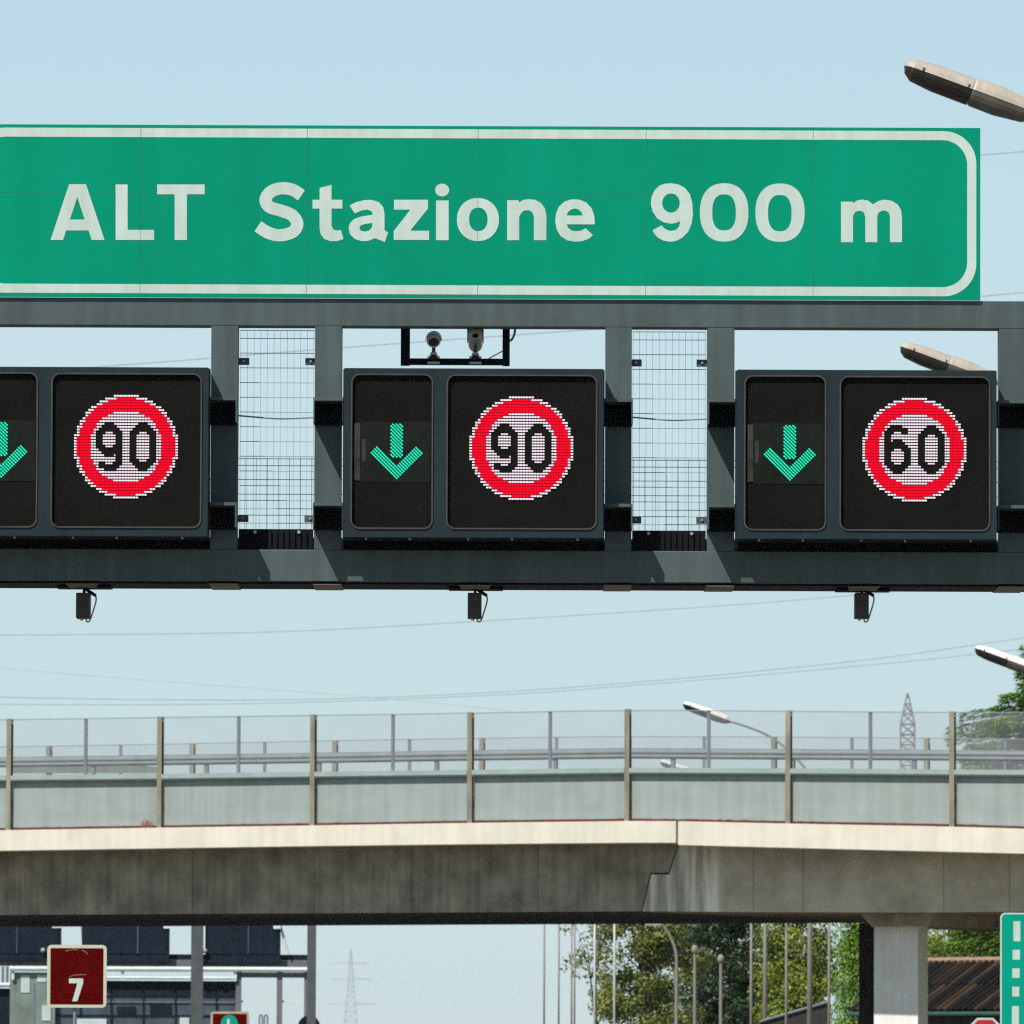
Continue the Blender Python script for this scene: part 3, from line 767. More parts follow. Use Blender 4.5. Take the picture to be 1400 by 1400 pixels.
# ------------------------------------------------------------------ street lamps
def make_lamp(tip, H, label, shell=M['lamp_shell']):
    """tip = world position of the lantern's outer end; arm rises leftwards from a pole on the right"""
    tip = Vector(tip)
    ax = Vector((.94, .0, -.345)).normalized()
    root_xy = (tip.x + 4.3, tip.y, 0)
    root = empty('street_lamp', root_xy, label, 'street lamp', 'street lamps beside the motorway')
    side = Vector((0, 1, 0)); up = side.cross(ax).normalized()
    if up.z < 0: up = -up
    def ring(q, w, hu, hd, n=10, top=True):
        o = tip + ax * q; out = []
        for i in range(n + 1):
            a = math.pi * i / n
            out.append(o + side * (w * math.cos(a)) + up * ((hu if top else -hd) * math.sin(a)))
        return out
    prof1 = [(0, .03, .02, .015), (.03, .10, .08, .08), (.12, .16, .125, .15), (.4, .18, .15, .18), (.86, .18, .155, .185)]
    prof2 = [(.863, .17, .15, .17), (.9, .185, .165, .185), (1.2, .185, .175, .19), (1.55, .16, .14, .15), (1.70, .07, .07, .07), (1.76, .045, .04, .04)]
    def half(prof, top):
        return [ring(*p, top=top) for p in prof]
    for nm, prof in (('lantern', prof1), ('gear_box', prof2)):
        mb = MB(); mb.loft(half(prof, True)); o = mb.build(nm, shell, root, smooth=False)
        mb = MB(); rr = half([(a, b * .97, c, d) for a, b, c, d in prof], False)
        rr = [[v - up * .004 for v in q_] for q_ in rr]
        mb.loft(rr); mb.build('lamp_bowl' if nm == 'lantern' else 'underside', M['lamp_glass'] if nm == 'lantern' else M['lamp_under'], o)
        if nm == 'lantern':
            
            for q_, sd_ in ((.8, .185), (.22, .178)):
                cl = MB(); cl.obox(tip + ax * q_ - side * sd_, ax * .02, side * .06, up * .045); cl.build('clip', M['lamp_under'], o)
    a0 = tip + ax * 1.74
    a1 = a0 + ax * 1.25
    pole_top = Vector((tip.x + 4.3, tip.y, a1.z - 1.35))
    arm = spline([a0, a1, a1 + Vector((.85, 0, -.62)), pole_top], 8)
    MB().tube(arm, .035, 8, .05).build('arm', M['pole'], root, smooth=True)
    MB().tube([(root_xy[0], root_xy[1], -.1), pole_top], .11, 10, .06).build('pole', M['pole'], root, smooth=True)
    return root
def tip_at(px, py, Y): return P(px, py, Y)
l1 = make_lamp(tip_at(1236.5, 90, 101), 12, 'large street lamp lantern reaching in at the upper right above the green sign')
ref = tip_at(1236.5, 90, 101)
def lamp_copy(px, py, Y, label):
    t_ = tip_at(px, py, Y)
    r_ = make_lamp(t_, 12, label, M['lamp_sunlit'] if Y > 180 else M['lamp_shell'])
lamp_copy(1231, 474, 142, 'street lamp lantern showing just above the 60 lane signal')
lamp_copy(1333, 886, 208, 'sunlit white topped street lamp lantern at the right edge in front of the conifer')
lamp_copy(934, 962, 285, 'street lamp with its whole lantern and bent arm above the bridge fence')
lamp_copy(903, 1041, 345, 'farthest street lamp, only its lantern tip showing above the fence rail')

# slim lamp posts under the bridge
def make_post(PR=.045, PM=M['pole']):
    root = empty('lamp_post', (0, 0, 0), 'x', 'lamp post', 'slim lamp posts beyond the bridge')
    MB().tube([(0, 0, -.1), (0, 0, 8.2)], PR, 8, PR * .75).build('pole', PM, root, smooth=True)
    MB().tube(spline([(0, 0, 8.2), (-.05, 0, 8.8), (-.3, 0, 9.3), (-.8, 0, 9.55)], 6), .04, 8, .03).build('arm', PM, root, smooth=True)
    MB().box(-1.35, -.78, -.12, .12, 9.5, 9.66, .04).build('lantern', M['lamp_shell'], root)
    return root
pp = make_post()
posts = [(744, 330, 'thin grey lamp post, leftmost under the bridge against clear sky'), (764, 345, 'thin grey lamp post second from the left against clear sky'),
         (781.5, 360, 'thin lamp post at the left edge of the trees, left of a close pair'), (785.5, 340, 'thin lamp post at the left edge of the trees, right of a close pair'),
         (813, 300, 'slim pale lamp post in front of the sparse left side of the trees'), (840, 285, 'bright pale lamp post between the pale post and the leaning curved one'),
         (1027, 300, 'slim grey lamp post in front of the darkest tree'), (1075, 290, 'slim grey lamp post in front of the yellow green tree'), (1133.5, 285, 'slim grey lamp post nearest the bridge pier')]
for i, (px, Y, lab) in enumerate(posts):
    p = P(px, 1330, Y)
    if i == 4: pp = make_post(.05, M['pole_pale']); o = pp; o.location = (p.x, Y, 0); o['label'] = lab
    elif i == 6: pp = make_post(.055); o = pp; o.location = (p.x, Y, 0); o['label'] = lab
    elif i == 0: o = pp; o.location = (p.x, Y, 0); o['label'] = lab
    else: o = copy_tree(pp, None, (p.x, Y, 0), lab)
def short_post(px, py, Y, curved, label):
    top = P(px, py, Y); root = empty('lamp_post', (top.x, Y, 0), label, 'lamp post', 'slim lamp posts beyond the bridge')
    m = M['pole']
    if curved:
        t2 = P(911, 1268, Y)
        MB().tube([(top.x, Y, -.1), (top.x, Y, top.z - .2)], .08, 8, .06).build('pole', m, root)
        MB().tube(spline([(top.x, Y, top.z - .2), (top.x - .03, Y, top.z + .5), (t2.x + .1, Y, t2.z - .25), (t2.x - .15, Y, t2.z + .1)], 6), .06, 8, .05).build('arm', m, root)
        MB().box(t2.x - .75, t2.x - .16, Y - .12, Y + .12, t2.z + .05, t2.z + .2, .03).build('lantern', M['lamp_shell'], root)
    else:
        MB().tube([(top.x, Y, -.1), (top.x, Y, top.z - .15)], .07, 8, .055).build('pole', m, root)
        MB().sphere((top.x, Y, top.z), .16, 12, 8, (.8, .8, 1.1)).build('lantern', M['post'], root, smooth=True)
short_post(925, 1320, 300, True, 'lamp post with a curved top bending left below the bridge soffit')
short_post(950, 1298, 310, False, 'post with a small pale head, taller of two in front of the trees')
short_post(985.5, 1311, 310, False, 'post with a small pale head, shorter of two in front of the trees')

# ------------------------------------------------------------------ overhead cables
def cable(pts, Y, label, r_=.022):
    path = spline([P(x, y, Y) for x, y in pts], 8)
    o = MB().tube(path, r_, 5).build('overhead_cable', M['cable'], None, path[0])
    tag(o, label, 'cable', 'overhead cables across the sky')
cable([(-200, 522), (150, 500), (430, 478), (700, 458), (900, 443), (1340, 405), (1700, 372)], 300, 'thin overhead cable passing behind the lane signals and the gantry netting', .017)
cable([(-200, 330), (500, 280), (1340, 212), (1700, 180)], 300, 'thin overhead cable coming out at the right end of the green sign', .017)
cable([(-200, 868), (0, 868), (300, 865.5), (500, 858), (900, 834), (1150, 815), (1330, 797), (1700, 760)], 420, 'overhead cable highest of those in the clear sky below the gantry', .018)
cable([(-200, 945), (0, 953), (300, 957), (500, 954), (700, 945), (850, 934), (1000, 921), (1200, 900), (1400, 872), (1700, 830)], 500, 'upper cable of the close pair rising to the right just above the bridge fence', .022)
cable([(-200, 962), (0, 963), (250, 963), (450, 959), (700, 949), (850, 938), (1000, 926), (1200, 908), (1400, 887), (1700, 850)], 520, 'lower cable of the close pair rising to the right just above the bridge fence', .022)
cable([(-200, 890), (0, 913), (200, 930), (400, 945), (560, 958), (700, 972)], 600, 'faint overhead cable sloping down to the right above the left end of the bridge', .012)

# ------------------------------------------------------------------ pylons
def pylon(px, pytop, Y, label, wtop, wbase, arms, r_, frac, ex=1.3, stepk=1.5):
    top = P(px, pytop, Y); H = top.z
    root = empty('power_pylon', (top.x, Y, 0), label, 'pylon', 'power pylons')
    mb = MB(); zb = H * frac
    def half(z): return wtop + (wbase - wtop) * (1 - z / zb) ** ex if z < zb else wtop * max(.03, 1 - (z - zb) / (H - zb))
    zs = [0]; z = 0
    while z < H - .3:
        z += max(1.1, half(z) * stepk); zs.append(min(z, H))
    for sx in (-1, 1):
        for sy in (-1, 1):
            mb.tube([(top.x + sx * half(z), Y + sy * half(z), z) for z in zs], r_, 4)
    for a, b in zip(zs, zs[1:]):
        ha, hb = half(a), half(b)
        for sy in (-1, 1):
            mb.tube([(top.x - ha, Y + sy * ha, a), (top.x + hb, Y + sy * hb, b)], r_ * .6, 3)
            mb.tube([(top.x + ha, Y + sy * ha, a), (top.x - hb, Y + sy * hb, b)], r_ * .6, 3)
            mb.tube([(top.x - hb, Y + sy * hb, b), (top.x + hb, Y + sy * hb, b)], r_ * .6, 3)
        for sx in (-1, 1):
            mb.tube([(top.x + sx * ha, Y - ha, a), (top.x + sx * hb, Y + hb, b)], r_ * .6, 3)
    mb.build('tower', M['pylon'], root)
    for fz, L_ in arms:
        z = H * fz
        am = MB()
        for sx in (-1, 1):
            e = (top.x + sx * L_, Y, z + .1)
            for dz in (0, 1.2):
                for sy in (-1, 1): am.tube([(top.x + sx * half(z) * .9, Y + sy * half(z), z + dz), e], r_ * .7, 3)
            am.tube([e, (e[0], e[1], z - 1.6)], r_ * .8, 4)
        am.build('crossarm', M['pylon'], root)
pylon(1241, 945, 900, 'lattice steel power pylon behind the right half of the bridge fence', .74, 4.2, [], .10, .915, 4.0, 1.0)
pylon(480, 1296, 6500, 'hazy power pylon far away in the sky gap under the bridge', 1.8, 8.0, [(.72, 16), (.5, 19), (.86, 13)], .13, .8)

# ------------------------------------------------------------------ trees
def leaf_cloud(mb, clumps, n, size, mi=0, flat=.6):
    for c, r_ in clumps:
        for _ in range(int(n * (r_ / .6) ** 2)):
            d = Vector((random.gauss(0, 1), random.gauss(0, 1), random.gauss(0, 1))).normalized()
            q = d * r_ * random.random() ** .3; q.z *= .72
            p = Vector(c) + q
            s_ = size * random.uniform(.55, 1.3)
            nrm = (d * 1.1 + Vector((random.uniform(-.8, .8), random.uniform(-.8, .8), random.uniform(-.3, 1.0)))).normalized()
            u = nrm.orthogonal().normalized(); u = Matrix.Rotation(random.uniform(0, 6.28), 3, nrm) @ u; v = nrm.cross(u)
            u *= s_; v *= s_ * flat
            mb.add([p - u, p - v * .9 + u * .1, p + u, p + v + u * .1], [(0, 1, 2, 3)], mi)
def tree(name, base, h, crown, label, lm, nleaf, size, cl, trunk_r=.18, stems=1):
    nleaf = int(nleaf * 2.2); size *= .62; cl = max(6, int(cl * .8))
    """crown = list of (dx, dy, z, rx, ry, rz) lobes about the base"""
    base = Vector(base); root = empty(name, base, label, 'tree', 'trees beyond the bridge')
    tb = MB()
    lobes = [(base + Vector((a, b, c)), Vector((d, e, f_))) for a, b, c, d, e, f_ in crown]
    for q in range(stems):
        off = Vector((random.uniform(-.4, .4), random.uniform(-.4, .4), 0)) * (stems > 1)
        top = base + off * 2 + Vector((random.uniform(-.3, .3), 0, h * .75))
        tb.tube(spline([base + off + Vector((0, 0, -.1)), base + off * 1.4 + Vector((random.uniform(-.15, .15), 0, h * .3)), top], 6), trunk_r, 8, trunk_r * .35)
    for c, r3 in lobes:
        s = base + Vector((0, 0, min(c.z * .6, h * .5)))
        mid = (s + c) / 2 + Vector((0, 0, -.2))
        tb.tube(spline([s, mid, c], 5), trunk_r * .45, 6, trunk_r * .12)
        for _ in range(4):
            e = c + Vector((random.uniform(-.8, .8) * r3.x, random.uniform(-.8, .8) * r3.y, random.uniform(-.5, .8) * r3.z))
            tb.tube([mid, (mid + e) / 2 + Vector((0, 0, .15)), e], trunk_r * .2, 5, trunk_r * .05)
    tb.build('trunk', M['bark'], root)
    cr = MB(); clumps = []
    for c, r3 in lobes:
        for _ in range(cl):
            d = Vector((random.gauss(0, 1), random.gauss(0, 1), random.gauss(0, 1))).normalized() * random.random() ** .33
            clumps.append((c + Vector((d.x * r3.x, d.y * r3.y, d.z * r3.z)), random.uniform(.35, .95)))
    leaf_cloud(cr, clumps, nleaf, size)
    cr.build('crown', lm, root)
    return root
LM = dict(
    olive=leafmat('olive_leaves', (.09, .125, .02), (.165, .195, .036), (.24, .255, .06)),
    dark=leafmat('dark_blue_leaves', (.016, .042, .018), (.03, .07, .028), (.075, .12, .075)),
    yellow=leafmat('yellow_green_leaves', (.14, .19, .022), (.22, .28, .034), (.30, .34, .055)),
    bright=leafmat('bright_green_leaves', (.08, .19, .012), (.15, .31, .02), (.24, .40, .035)),
    sparse=leafmat('sparse_leaves', (.12, .14, .04), (.19, .20, .06), (.27, .26, .10)),
    conifer=leafmat('conifer_needles', (.09, .19, .035), (.17, .31, .05), (.26, .41, .085)),
)
def at(px, Y): return Vector((P(px, 1448, Y).x, Y, 0))
tree('broadleaf_tree', at(812, 372), 9, [(-.3, 0, 6.6, 1.1, 1.2, 1.5), (.6, 0, 4.6, 1.0, 1, 1.3), (.4, 0, 8, .9, 1, .9), (.9, 0, 2.8, .8, .9, 1.0)],
     'sparse pale tree with sky showing through, leftmost of the trees under the bridge', LM['sparse'], 26, .15, 13, .12)
tree('broadleaf_tree', at(885, 360), 9.5, [(-.6, 0, 7.0, 1.7, 1.5, 1.2), (.6, .3, 5.6, 1.5, 1.5, 1.3), (-.6, 0, 4.4, 1.4, 1.4, 1.1), (.3, -.3, 3.2, 1.6, 1.5, 1.1), (.2, 0, 8, 1.5, 1.4, 1)],
     'olive green tree behind the lamp post with the curved top', LM['olive'], 60, .15, 26, .2)
tree('dark_tree', at(1000, 385), 10, [(-.4, 0, 7.4, 1.8, 1.6, 1.2), (.5, 0, 5.8, 1.8, 1.7, 1.3), (-.5, 0, 4.4, 1.8, 1.7, 1.2), (.3, 0, 3.0, 1.8, 1.7, 1.2), (0, 0, 8.6, 1.4, 1.4, 1)],
     'darkest blue green tree, in the middle of the trees under the bridge', LM['dark'], 80, .15, 30, .22)
tree('broadleaf_tree', at(948, 395), 9, [(0, 0, 6.6, 1.3, 1.4, 1.3), (-.2, 0, 4.8, 1.3, 1.3, 1.2), (.2, 0, 3.2, 1.4, 1.3, 1.1), (0, 0, 8, 1.2, 1.2, .9)],
     'dull green tree between the olive tree and the darkest tree', LM['olive'], 60, .14, 22, .16)
tree('broadleaf_tree', at(1085, 350), 9.5, [(-.3, 0, 7.2, 1.3, 1.4, 1.1), (.5, 0, 6.2, 1.3, 1.3, 1.2), (-.5, 0, 5.0, 1.0, 1.3, 1.0), (.6, 0, 4.6, 1.1, 1.2, 1.0), (0, 0, 3.6, 1.4, 1.3, .8), (.2, 0, 8.2, 1.3, 1.3, .9)],
     'yellow green tree behind the low dark roof', LM['yellow'], 60, .14, 26, .18)
tree('broadleaf_tree', at(1040, 400), 8, [(0, 0, 6.4, 1.6, 1.4, 1.2), (.3, 0, 4.6, 1.6, 1.4, 1.2), (-.2, 0, 3.0, 1.7, 1.4, 1.2)],
     'mid green tree filling the gap between the darkest tree and the yellow green one', LM['olive'], 60, .14, 20, .16)
tree('columnar_tree', at(1165, 330), 8.5, [(.1, 0, 6.9, .45, .5, 1.0), (.05, 0, 5.4, .5, .5, 1.0), (-.1, 0, 3.6, .8, .7, 1.1), (.1, 0, 2.2, .8, .7, .9), (.1, 0, 8, .4, .4, .8)],
     'narrow bright green tree against the dark side of the bridge pier', LM['bright'], 70, .11, 20, .12)
tree('broadleaf_tree', at(1310, 372), 8, [(-.9, 0, 6.2, 1.3, 1.2, .9), (.6, 0, 6.0, 1.3, 1.2, .9), (1.9, 0, 6.3, 1.2, 1.2, .9), (0, 0, 4.6, 1.8, 1.2, .9), (1, 0, 7.3, 1.5, 1.2, .8)],
     'yellow green tree behind the ribbed brown roof right of the pier', LM['yellow'], 60, .15, 24, .18)
# conifer behind the right end of the bridge
cb = at(1440, 330); root = empty('conifer', cb, 'green conifer with drooping layered branches at the right edge above the bridge', 'tree')
H = 18.4
MB().tube([cb + Vector((0, 0, -.1)), cb + Vector((0, 0, H))], .25, 8, .03).build('trunk', M['bark'], root)
nd = MB(); bt = MB()
z = 4.0
while z < H - .4:
    rad = min(4.6, 1.0 * (H - z) * (1.0 + .2 * math.sin(z * 2.6)) + .15)
    for kk in range(9):
        a = 2 * math.pi * kk / 9 + z * 1.7 + random.uniform(-.25, .25); L_ = rad * random.uniform(.7, 1.12)
        dv = Vector((math.cos(a), math.sin(a), 0)); st_ = cb + Vector((0, 0, z + .25))
        br_ = spline([st_, st_ + dv * L_ * .5 + Vector((0, 0, -.05)), st_ + dv * L_ + Vector((0, 0, -.12 * L_ + .12))], 5)
        bt.tube(br_, .035, 4, .012)
        for t_ in range(int(60 + L_ * 60)):
            f_ = random.random() ** .7; p = br_[0].lerp(br_[-1], f_) + Vector((0, 0, .1 * math.sin(3.14 * f_)))
            sd = dv.cross(Vector((0, 0, 1))) * random.choice((-1, 1))
            wdt = .55 * (1 - f_ * .75)
            q_ = p + sd * random.uniform(0, wdt) + Vector((0, 0, random.uniform(-.30, .10)))
            u = (dv * random.uniform(.4, 1) + sd * random.uniform(.2, .9) + Vector((0, 0, random.uniform(-.5, .2)))).normalized() * random.uniform(.12, .26)
            v = u.cross(Vector((random.uniform(-.4, .4), random.uniform(-.4, .4), 1))).normalized() * .06
            nd.add([q_ - u, q_ - v, q_ + u, q_ + v], [(0, 1, 2, 3)])
    z += .45
nd.build('crown', LM['conifer'], root); bt.build('branch', M['bark'], root)

# ------------------------------------------------------------------ sheds
M['tile'] = leafmat('roof_tile', (.006, .0045, .004), (.014, .010, .008), (.085, .055, .034))
def shed(px_r, py_ridge, py_eave, Y, yaw, length, label, px_len=None):
    """tiled lean roof: eave runs along e, slopes up along w"""
    e = Vector((math.cos(yaw), -math.sin(yaw), 0)); w = Vector((math.sin(yaw), math.cos(yaw), 0))
    o = P(px_r, py_eave, Y)
    rise = P(px_r, py_ridge, Y).z - o.z; run = rise / .6
    o = o - e * 5.6
    root = empty('shed', (o.x, o.y, 0), label, 'shed', 'low roofed sheds beyond the bridge')
    up = w * run + Vector((0, 0, rise))
    nrm = e.cross(up).normalized()
    mb = MB(); n = int(length / .34); rows = 2
    for i in range(n):
        a = o + e * (i * .34)
        # each rib is a row of half-round tiles, stepped up the slope
        for j in range(rows):
            f0, f1 = j / rows, (j + 1) / rows
            rr = []
            for f_, lift in ((f0, .03 + random.uniform(0, .012)), (f1, .005)):
                ring = []
                for q_ in range(6):
                    an = math.pi * q_ / 5
                    ring.append(a + up * f_ + e * (.11 - .1 * math.cos(an)) + nrm * (.13 * math.sin(an) + lift))
                rr.append(ring)
            vs = rr[0] + rr[1]
            mb.add(vs, [(q_, q_ + 1, q_ + 7, q_ + 6) for q_ in range(5)])
    mb.obox(o - nrm * .06, e * length, up, nrm * .05)
    mb.build('roof', M['tile'], root)
    rd = MB(); rd.tube([o + up + e * -.1 + nrm * .05, o + up + e * (length + .1) + nrm * .05], .13, 8); rd.build('ridge', M['ridge'], root)
    gt = MB(); gt.tube([o - w * .08 + Vector((0, 0, -.05)), o + e * length - w * .08 + Vector((0, 0, -.05))], .075, 8); gt.build('gutter', M['gutter'], root)
    b = MB(); wb = o + w * .35 + e * .1; wb.z = -.1
    b.obox(wb, e * (length - .2), w * (run - .35), Vector((0, 0, o.z - .05 + .1))); b.build('wall', M['wallwood'], root)
shed(1300, 1313, 1384, 300, R(52), 16, 'dark shed with a ribbed brown tile roof between the pier and the turquoise sign')
sh = empty('shed', P(1100, 1448, 318), 'low shed with a sloping dark roof in front of the yellow green tree', 'shed', 'low roofed sheds beyond the bridge')
mb = MB(); pts = [(1040, 1398), (1132, 1371), (1134, 1384), (1134, 1400), (1042, 1412)]
mb.poly([pts], lambda a, b: P(a, b, 318), (0, 3, 0), 0, True); mb.build('roof', M['wallwood'], sh)
MB().tube([P(1038, 1397, 317.95), P(1133, 1369.5, 317.95)], .05, 6).build('ridge', M['post_grey'], sh)
p0, p1 = P(1048, 1411, 318.3), P(1134, 1400, 318.3)
MB().box(p0.x, p1.x, 318.3, 320.7, -.1, p0.z - .01).build('wall', M['wallwood'], sh)

# ------------------------------------------------------------------ small road signs
def plate(root, px0, px1, py0, py1, Y, r_, rim, face, rimm, name='panel'):
    k_ = Y / F; a, b = P(px0, py1, Y), P(px1, py0, Y)
    x0, x1, z0, z1 = a.x, b.x, a.z, b.z
    mb = MB(); mb.poly([rrect(x0, x1, z0, z1, r_ * k_)], lambda u, v: (u, Y, v), (0, .03, 0), 0, True); pnl = mb.build(name, rimm, root)
    t_ = rim * k_
    mb = MB(); mb.poly([rrect(x0 + t_, x1 - t_, z0 + t_, z1 - t_, max(r_ - rim, 1) * k_)], lambda u, v: (u, Y - .004, v)); mb.build('face', face, pnl)
    return pnl, (x0, x1, z0, z1)
Y7 = 130
s7 = empty('lane_number_sign', (P(102, 1335, Y7).x, Y7, 0), 'square dark red sign with a cream border and a white figure 7', 'road sign', 'dark red square signs')
pn7, e7 = plate(s7, 64, 146, 1292, 1377.5, Y7, 6, 4.5, M['brownsign'], M['cream'])
mb = MB(); mb.poly([[(528/5.6, 1230+603/5.6), (637/5.6, 1230+603/5.6), (637/5.6, 1230+640/5.6), (592/5.6, 1230+778/5.6), (553/5.6, 1230+778/5.6), (592/5.6, 1230+640/5.6), (528/5.6, 1230+640/5.6)]], lambda a, b: P(a, b, Y7 - .008))
mb.build('numeral', M['sign_white'], pn7)
mb = MB()
for c_ in ([(112, 1299), (116, 1300.5), (120, 1304.5)], [(90, 1300.5), (97, 1298.6), (106, 1298.4)], [(95, 1335), (103, 1333), (117, 1332.5)]):
    mb.tube([P(a, b, Y7 - .006) for a, b in c_], .006, 4)
mb.build('scratch', M['post'], pn7)
MB().tube([(P(102.5, 1335, Y7).x, Y7 + .065, -.1), (P(102.5, 1335, Y7).x, Y7 + .065, e7[3] - .1)], .03, 10).build('pole', M['post_grey'], s7)
Y8 = 200
s8 = empty('lane_number_sign', (P(314, 1400, Y8).x, Y8, 0), 'square dark red sign with a green disc, cut off by the bottom of the frame', 'road sign', 'dark red square signs')
pn8, e8 = plate(s8, 287.5, 340.5, 1383, 1438, Y8, 4, 3.2, M['brownsign'], mat('tan_sign_film', (.42, .33, .22), .5))
mb = MB(); mb.poly([[((P(a, b, Y8 - .008)).x, (P(a, b, Y8 - .008)).z) for a, b in ell(313.5, 1399, 11.5, 11.5, 24)]], lambda a, b: (a, Y8 - .008, b)); mb.build('disc', M['exitgreen'], pn8)
mb = MB(); mb.poly([[(310.5, 1393), (314, 1393), (314, 1401), (317, 1401), (317, 1404), (310.5, 1404)]], lambda a, b: P(a, b, Y8 - .010)); mb.build('symbol', M['sign_white'], pn8)
xx = P(314, 1400, Y8).x
MB().tube([(xx, Y8 + .065, -.1), (xx, Y8 + .065, e8[3] - .1)], .03, 10).build('pole', M['post_grey'], s8)
YE = 150
se = empty('diagram_sign', (P(1440, 1350, YE).x, YE, 0), 'turquoise road sign with white dashes at the right edge, cut off by the frame', 'road sign')
pe, ee = plate(se, 1367.5, 1520, 1248.5, 1440, YE, 7, 2.0, M['exitgreen'], M['sign_white'])
for x0, x1, y0, y1 in ((1385.5, 1395, 1259.5, 1287), (1384.5, 1394.5, 1298.5, 1312), (1384, 1394, 1324, 1337), (1384, 1393.5, 1349, 1362.5), (1383.5, 1393, 1375.5, 1408)):
    mb = MB(); mb.add([P(x0, y1, YE - .008), P(x1, y1, YE - .008), P(x1, y0, YE - .008), P(x0, y0, YE - .008)], [(0, 1, 2, 3)]); mb.build('dash_mark', M['sign_white'], pe)
for px in (1395, 1490):
    xx = P(px, 1350, YE).x; MB().tube([(xx, YE + .09, -.1), (xx, YE + .09, ee[3] - .1)], .045, 10).build('pole', M['galv'], se)
YO = 190
co = P(1347, 1418, YO); so = empty('stop_sign', (co.x, YO, 0), 'red octagonal sign with a white edge, only its top showing left of the turquoise sign', 'road sign')
octo = lambda r_: [(co.x + r_ * math.cos(R(22.5 + 45 * i)), co.z + r_ * math.sin(R(22.5 + 45 * i))) for i in range(8)]
mb = MB(); mb.poly([octo(.47)], lambda a, b: (a, YO, b), (0, .03, 0), 0, True); po = mb.build('panel', M['sign_white'], so)
mb = MB(); mb.poly([octo(.42)], lambda a, b: (a, YO - .004, b)); mb.build('face', M['red'], po)
MB().tube([(co.x, YO + .065, -.1), (co.x, YO + .065, co.z + .3)], .03, 10).build('pole', M['galv'], so)

# ------------------------------------------------------------------ structures behind the bridge at the left
YT = 330
tx = lambda px: P(px, 1320, YT).x
tz = lambda py: P(200, py, YT).z
tg = empty('toll_gantry', (tx(270), YT, 0), 'dark gantry with unlit lane panels seen under the left end of the bridge', 'gantry')
for i, (x0, x1, yb) in enumerate(((-60, 84, 1314), (112.5, 232, 1316.5), (281, 383.5, 1317))):
    b = MB().box(tx(x0), tx(x1), YT - .5, YT - .1, tz(yb), tz(1225), .02).build('lane_panel', M['navy'], tg)
    MB().box(tx(x0 + 4), tx(x1 - 4), YT - .53, YT - .502, tz(1304), tz(1230)).build('screen', M['navy'], b)
MB().box(tx(-80), tx(424), YT - .09, YT + .2, tz(1312), tz(1304.5)).build('lower_beam', M['navy'], tg)
MB().box(tx(-80), tx(424), YT - .09, YT + .2, tz(1225), tz(1205)).build('upper_beam', M['steel'], tg)
MB().box(tx(-80), tx(423), YT - .12, YT + .8, tz(1321), tz(1312.2)).build('walkway', M['mauve'], tg)
for px in (28, 148, 222, 310, 334):
    MB().box(tx(px - 1.8), tx(px + 1.8), YT - .135, YT - .121, tz(1321), tz(1306)).build('hanger', M['steel'], tg)
for x0, x1 in ((262, 278.5), (420.5, 432.5)):
    MB().box(tx(x0), tx(x1), YT - .7, YT - .55 + .04, -.1, tz(1200)).build('column', mat('brown_grey_paint', (.075, .085, .09), .6), tg)
pt_ = MB()
for a, b in (((383.5, 1266), (394, 1304)), ((110, 1266), (112, 1300))):
    pt_.tube([P(*a, YT - .3), P(*b, YT - .3)], .05, 6)
pt_.build('conduit', M['white_rail'], tg)
YB = 345
bx = lambda px: P(px, 1350, YB).x
bz = lambda py: P(200, py, YB).z
bb = empty('toll_building', (bx(200), YB, 0), 'blue grey flat roofed building with white roof rails behind the dark lane panels', 'building')
MB().box(bx(76), bx(322), YB, YB + 6, bz(1353), bz(1341)).build('fascia', M['navy'], bb)
MB().box(bx(76), bx(322), YB + .1, YB + 6, -.1, bz(1353.2)).build('wall', M['bluegrey'], bb)
MB().box(bx(14), bx(75.6), YB - .2, YB + 6, -.1, bz(1330)).build('stair_tower', M['greenwall'], bb)
for x0, x1, y0, y1 in ((29, 41, 1334, 1358), (51, 64, 1334, 1343), (58, 70, 1375, 1396)):
    MB().box(bx(x0), bx(x1), YB - .23, YB - .201, bz(y1), bz(y0)).build('window', M['window'], bb)
for px in (47, 70):
    MB().box(bx(px - 1), bx(px + 1), YB - .22, YB - .201, 0, bz(1345)).build('pilaster', M['post_grey'], bb)
rl = MB(); rl.tube([(bx(14), YB - .35, bz(1325)), (bx(421), YB - .35, bz(1325))], .105, 8); rl.tube([(bx(140), YB - .3, bz(1337)), (bx(323), YB - .3, bz(1337))], .06, 8)
for px in (18, 168, 322):
    rl.box(bx(px - 2), bx(px + 2), YB - .34, YB - .28, bz(1340), bz(1327))
rl.build('roof_rail', M['white_rail'], bb)
for px in (20, 180, 328):
    MB().tube([(bx(px), YB - .35, bz(1326)), (bx(px), YB - .35, bz(1304))], .05, 6).build('finial', M['post'], bb)
for x0, x1 in ((323, 330), (378.5, 386), (416, 422)):
    MB().box(bx(x0), bx(x1), YB - .2, YB + .1, -.1, bz(1328)).build('frame_post', M['mauve'], bb)
MB().box(bx(330.2), bx(416), YB - .1, YB + .05, bz(1370), bz(1367)).build('frame_rail', M['white_rail'], bb)
MB().box(bx(330.2), bx(416), YB - .15, YB + .05, bz(1336), bz(1329)).build('frame_rail', M['mauve'], bb)
for px in (286, 309):
    MB().box(bx(px - 3.5), bx(px + 3.5), YB + .06, YB + .098, bz(1357), bz(1346)).build('vent', M['navy'], bb)
for px in (24, 189, 340):
    MB().box(tx(px - .8), tx(px + .8), YT - .56, YT - .532, tz(1304), tz(1228)).build('seam', M['bluegrey'], tg)
for x0, x1 in ((72, 84.5), (224, 233), (374, 384)):
    MB().box(tx(x0), tx(x1), YT - .57, YT - .535, tz(1269.5), tz(1265)).build('corner_plate', M['white_rail'], tg)
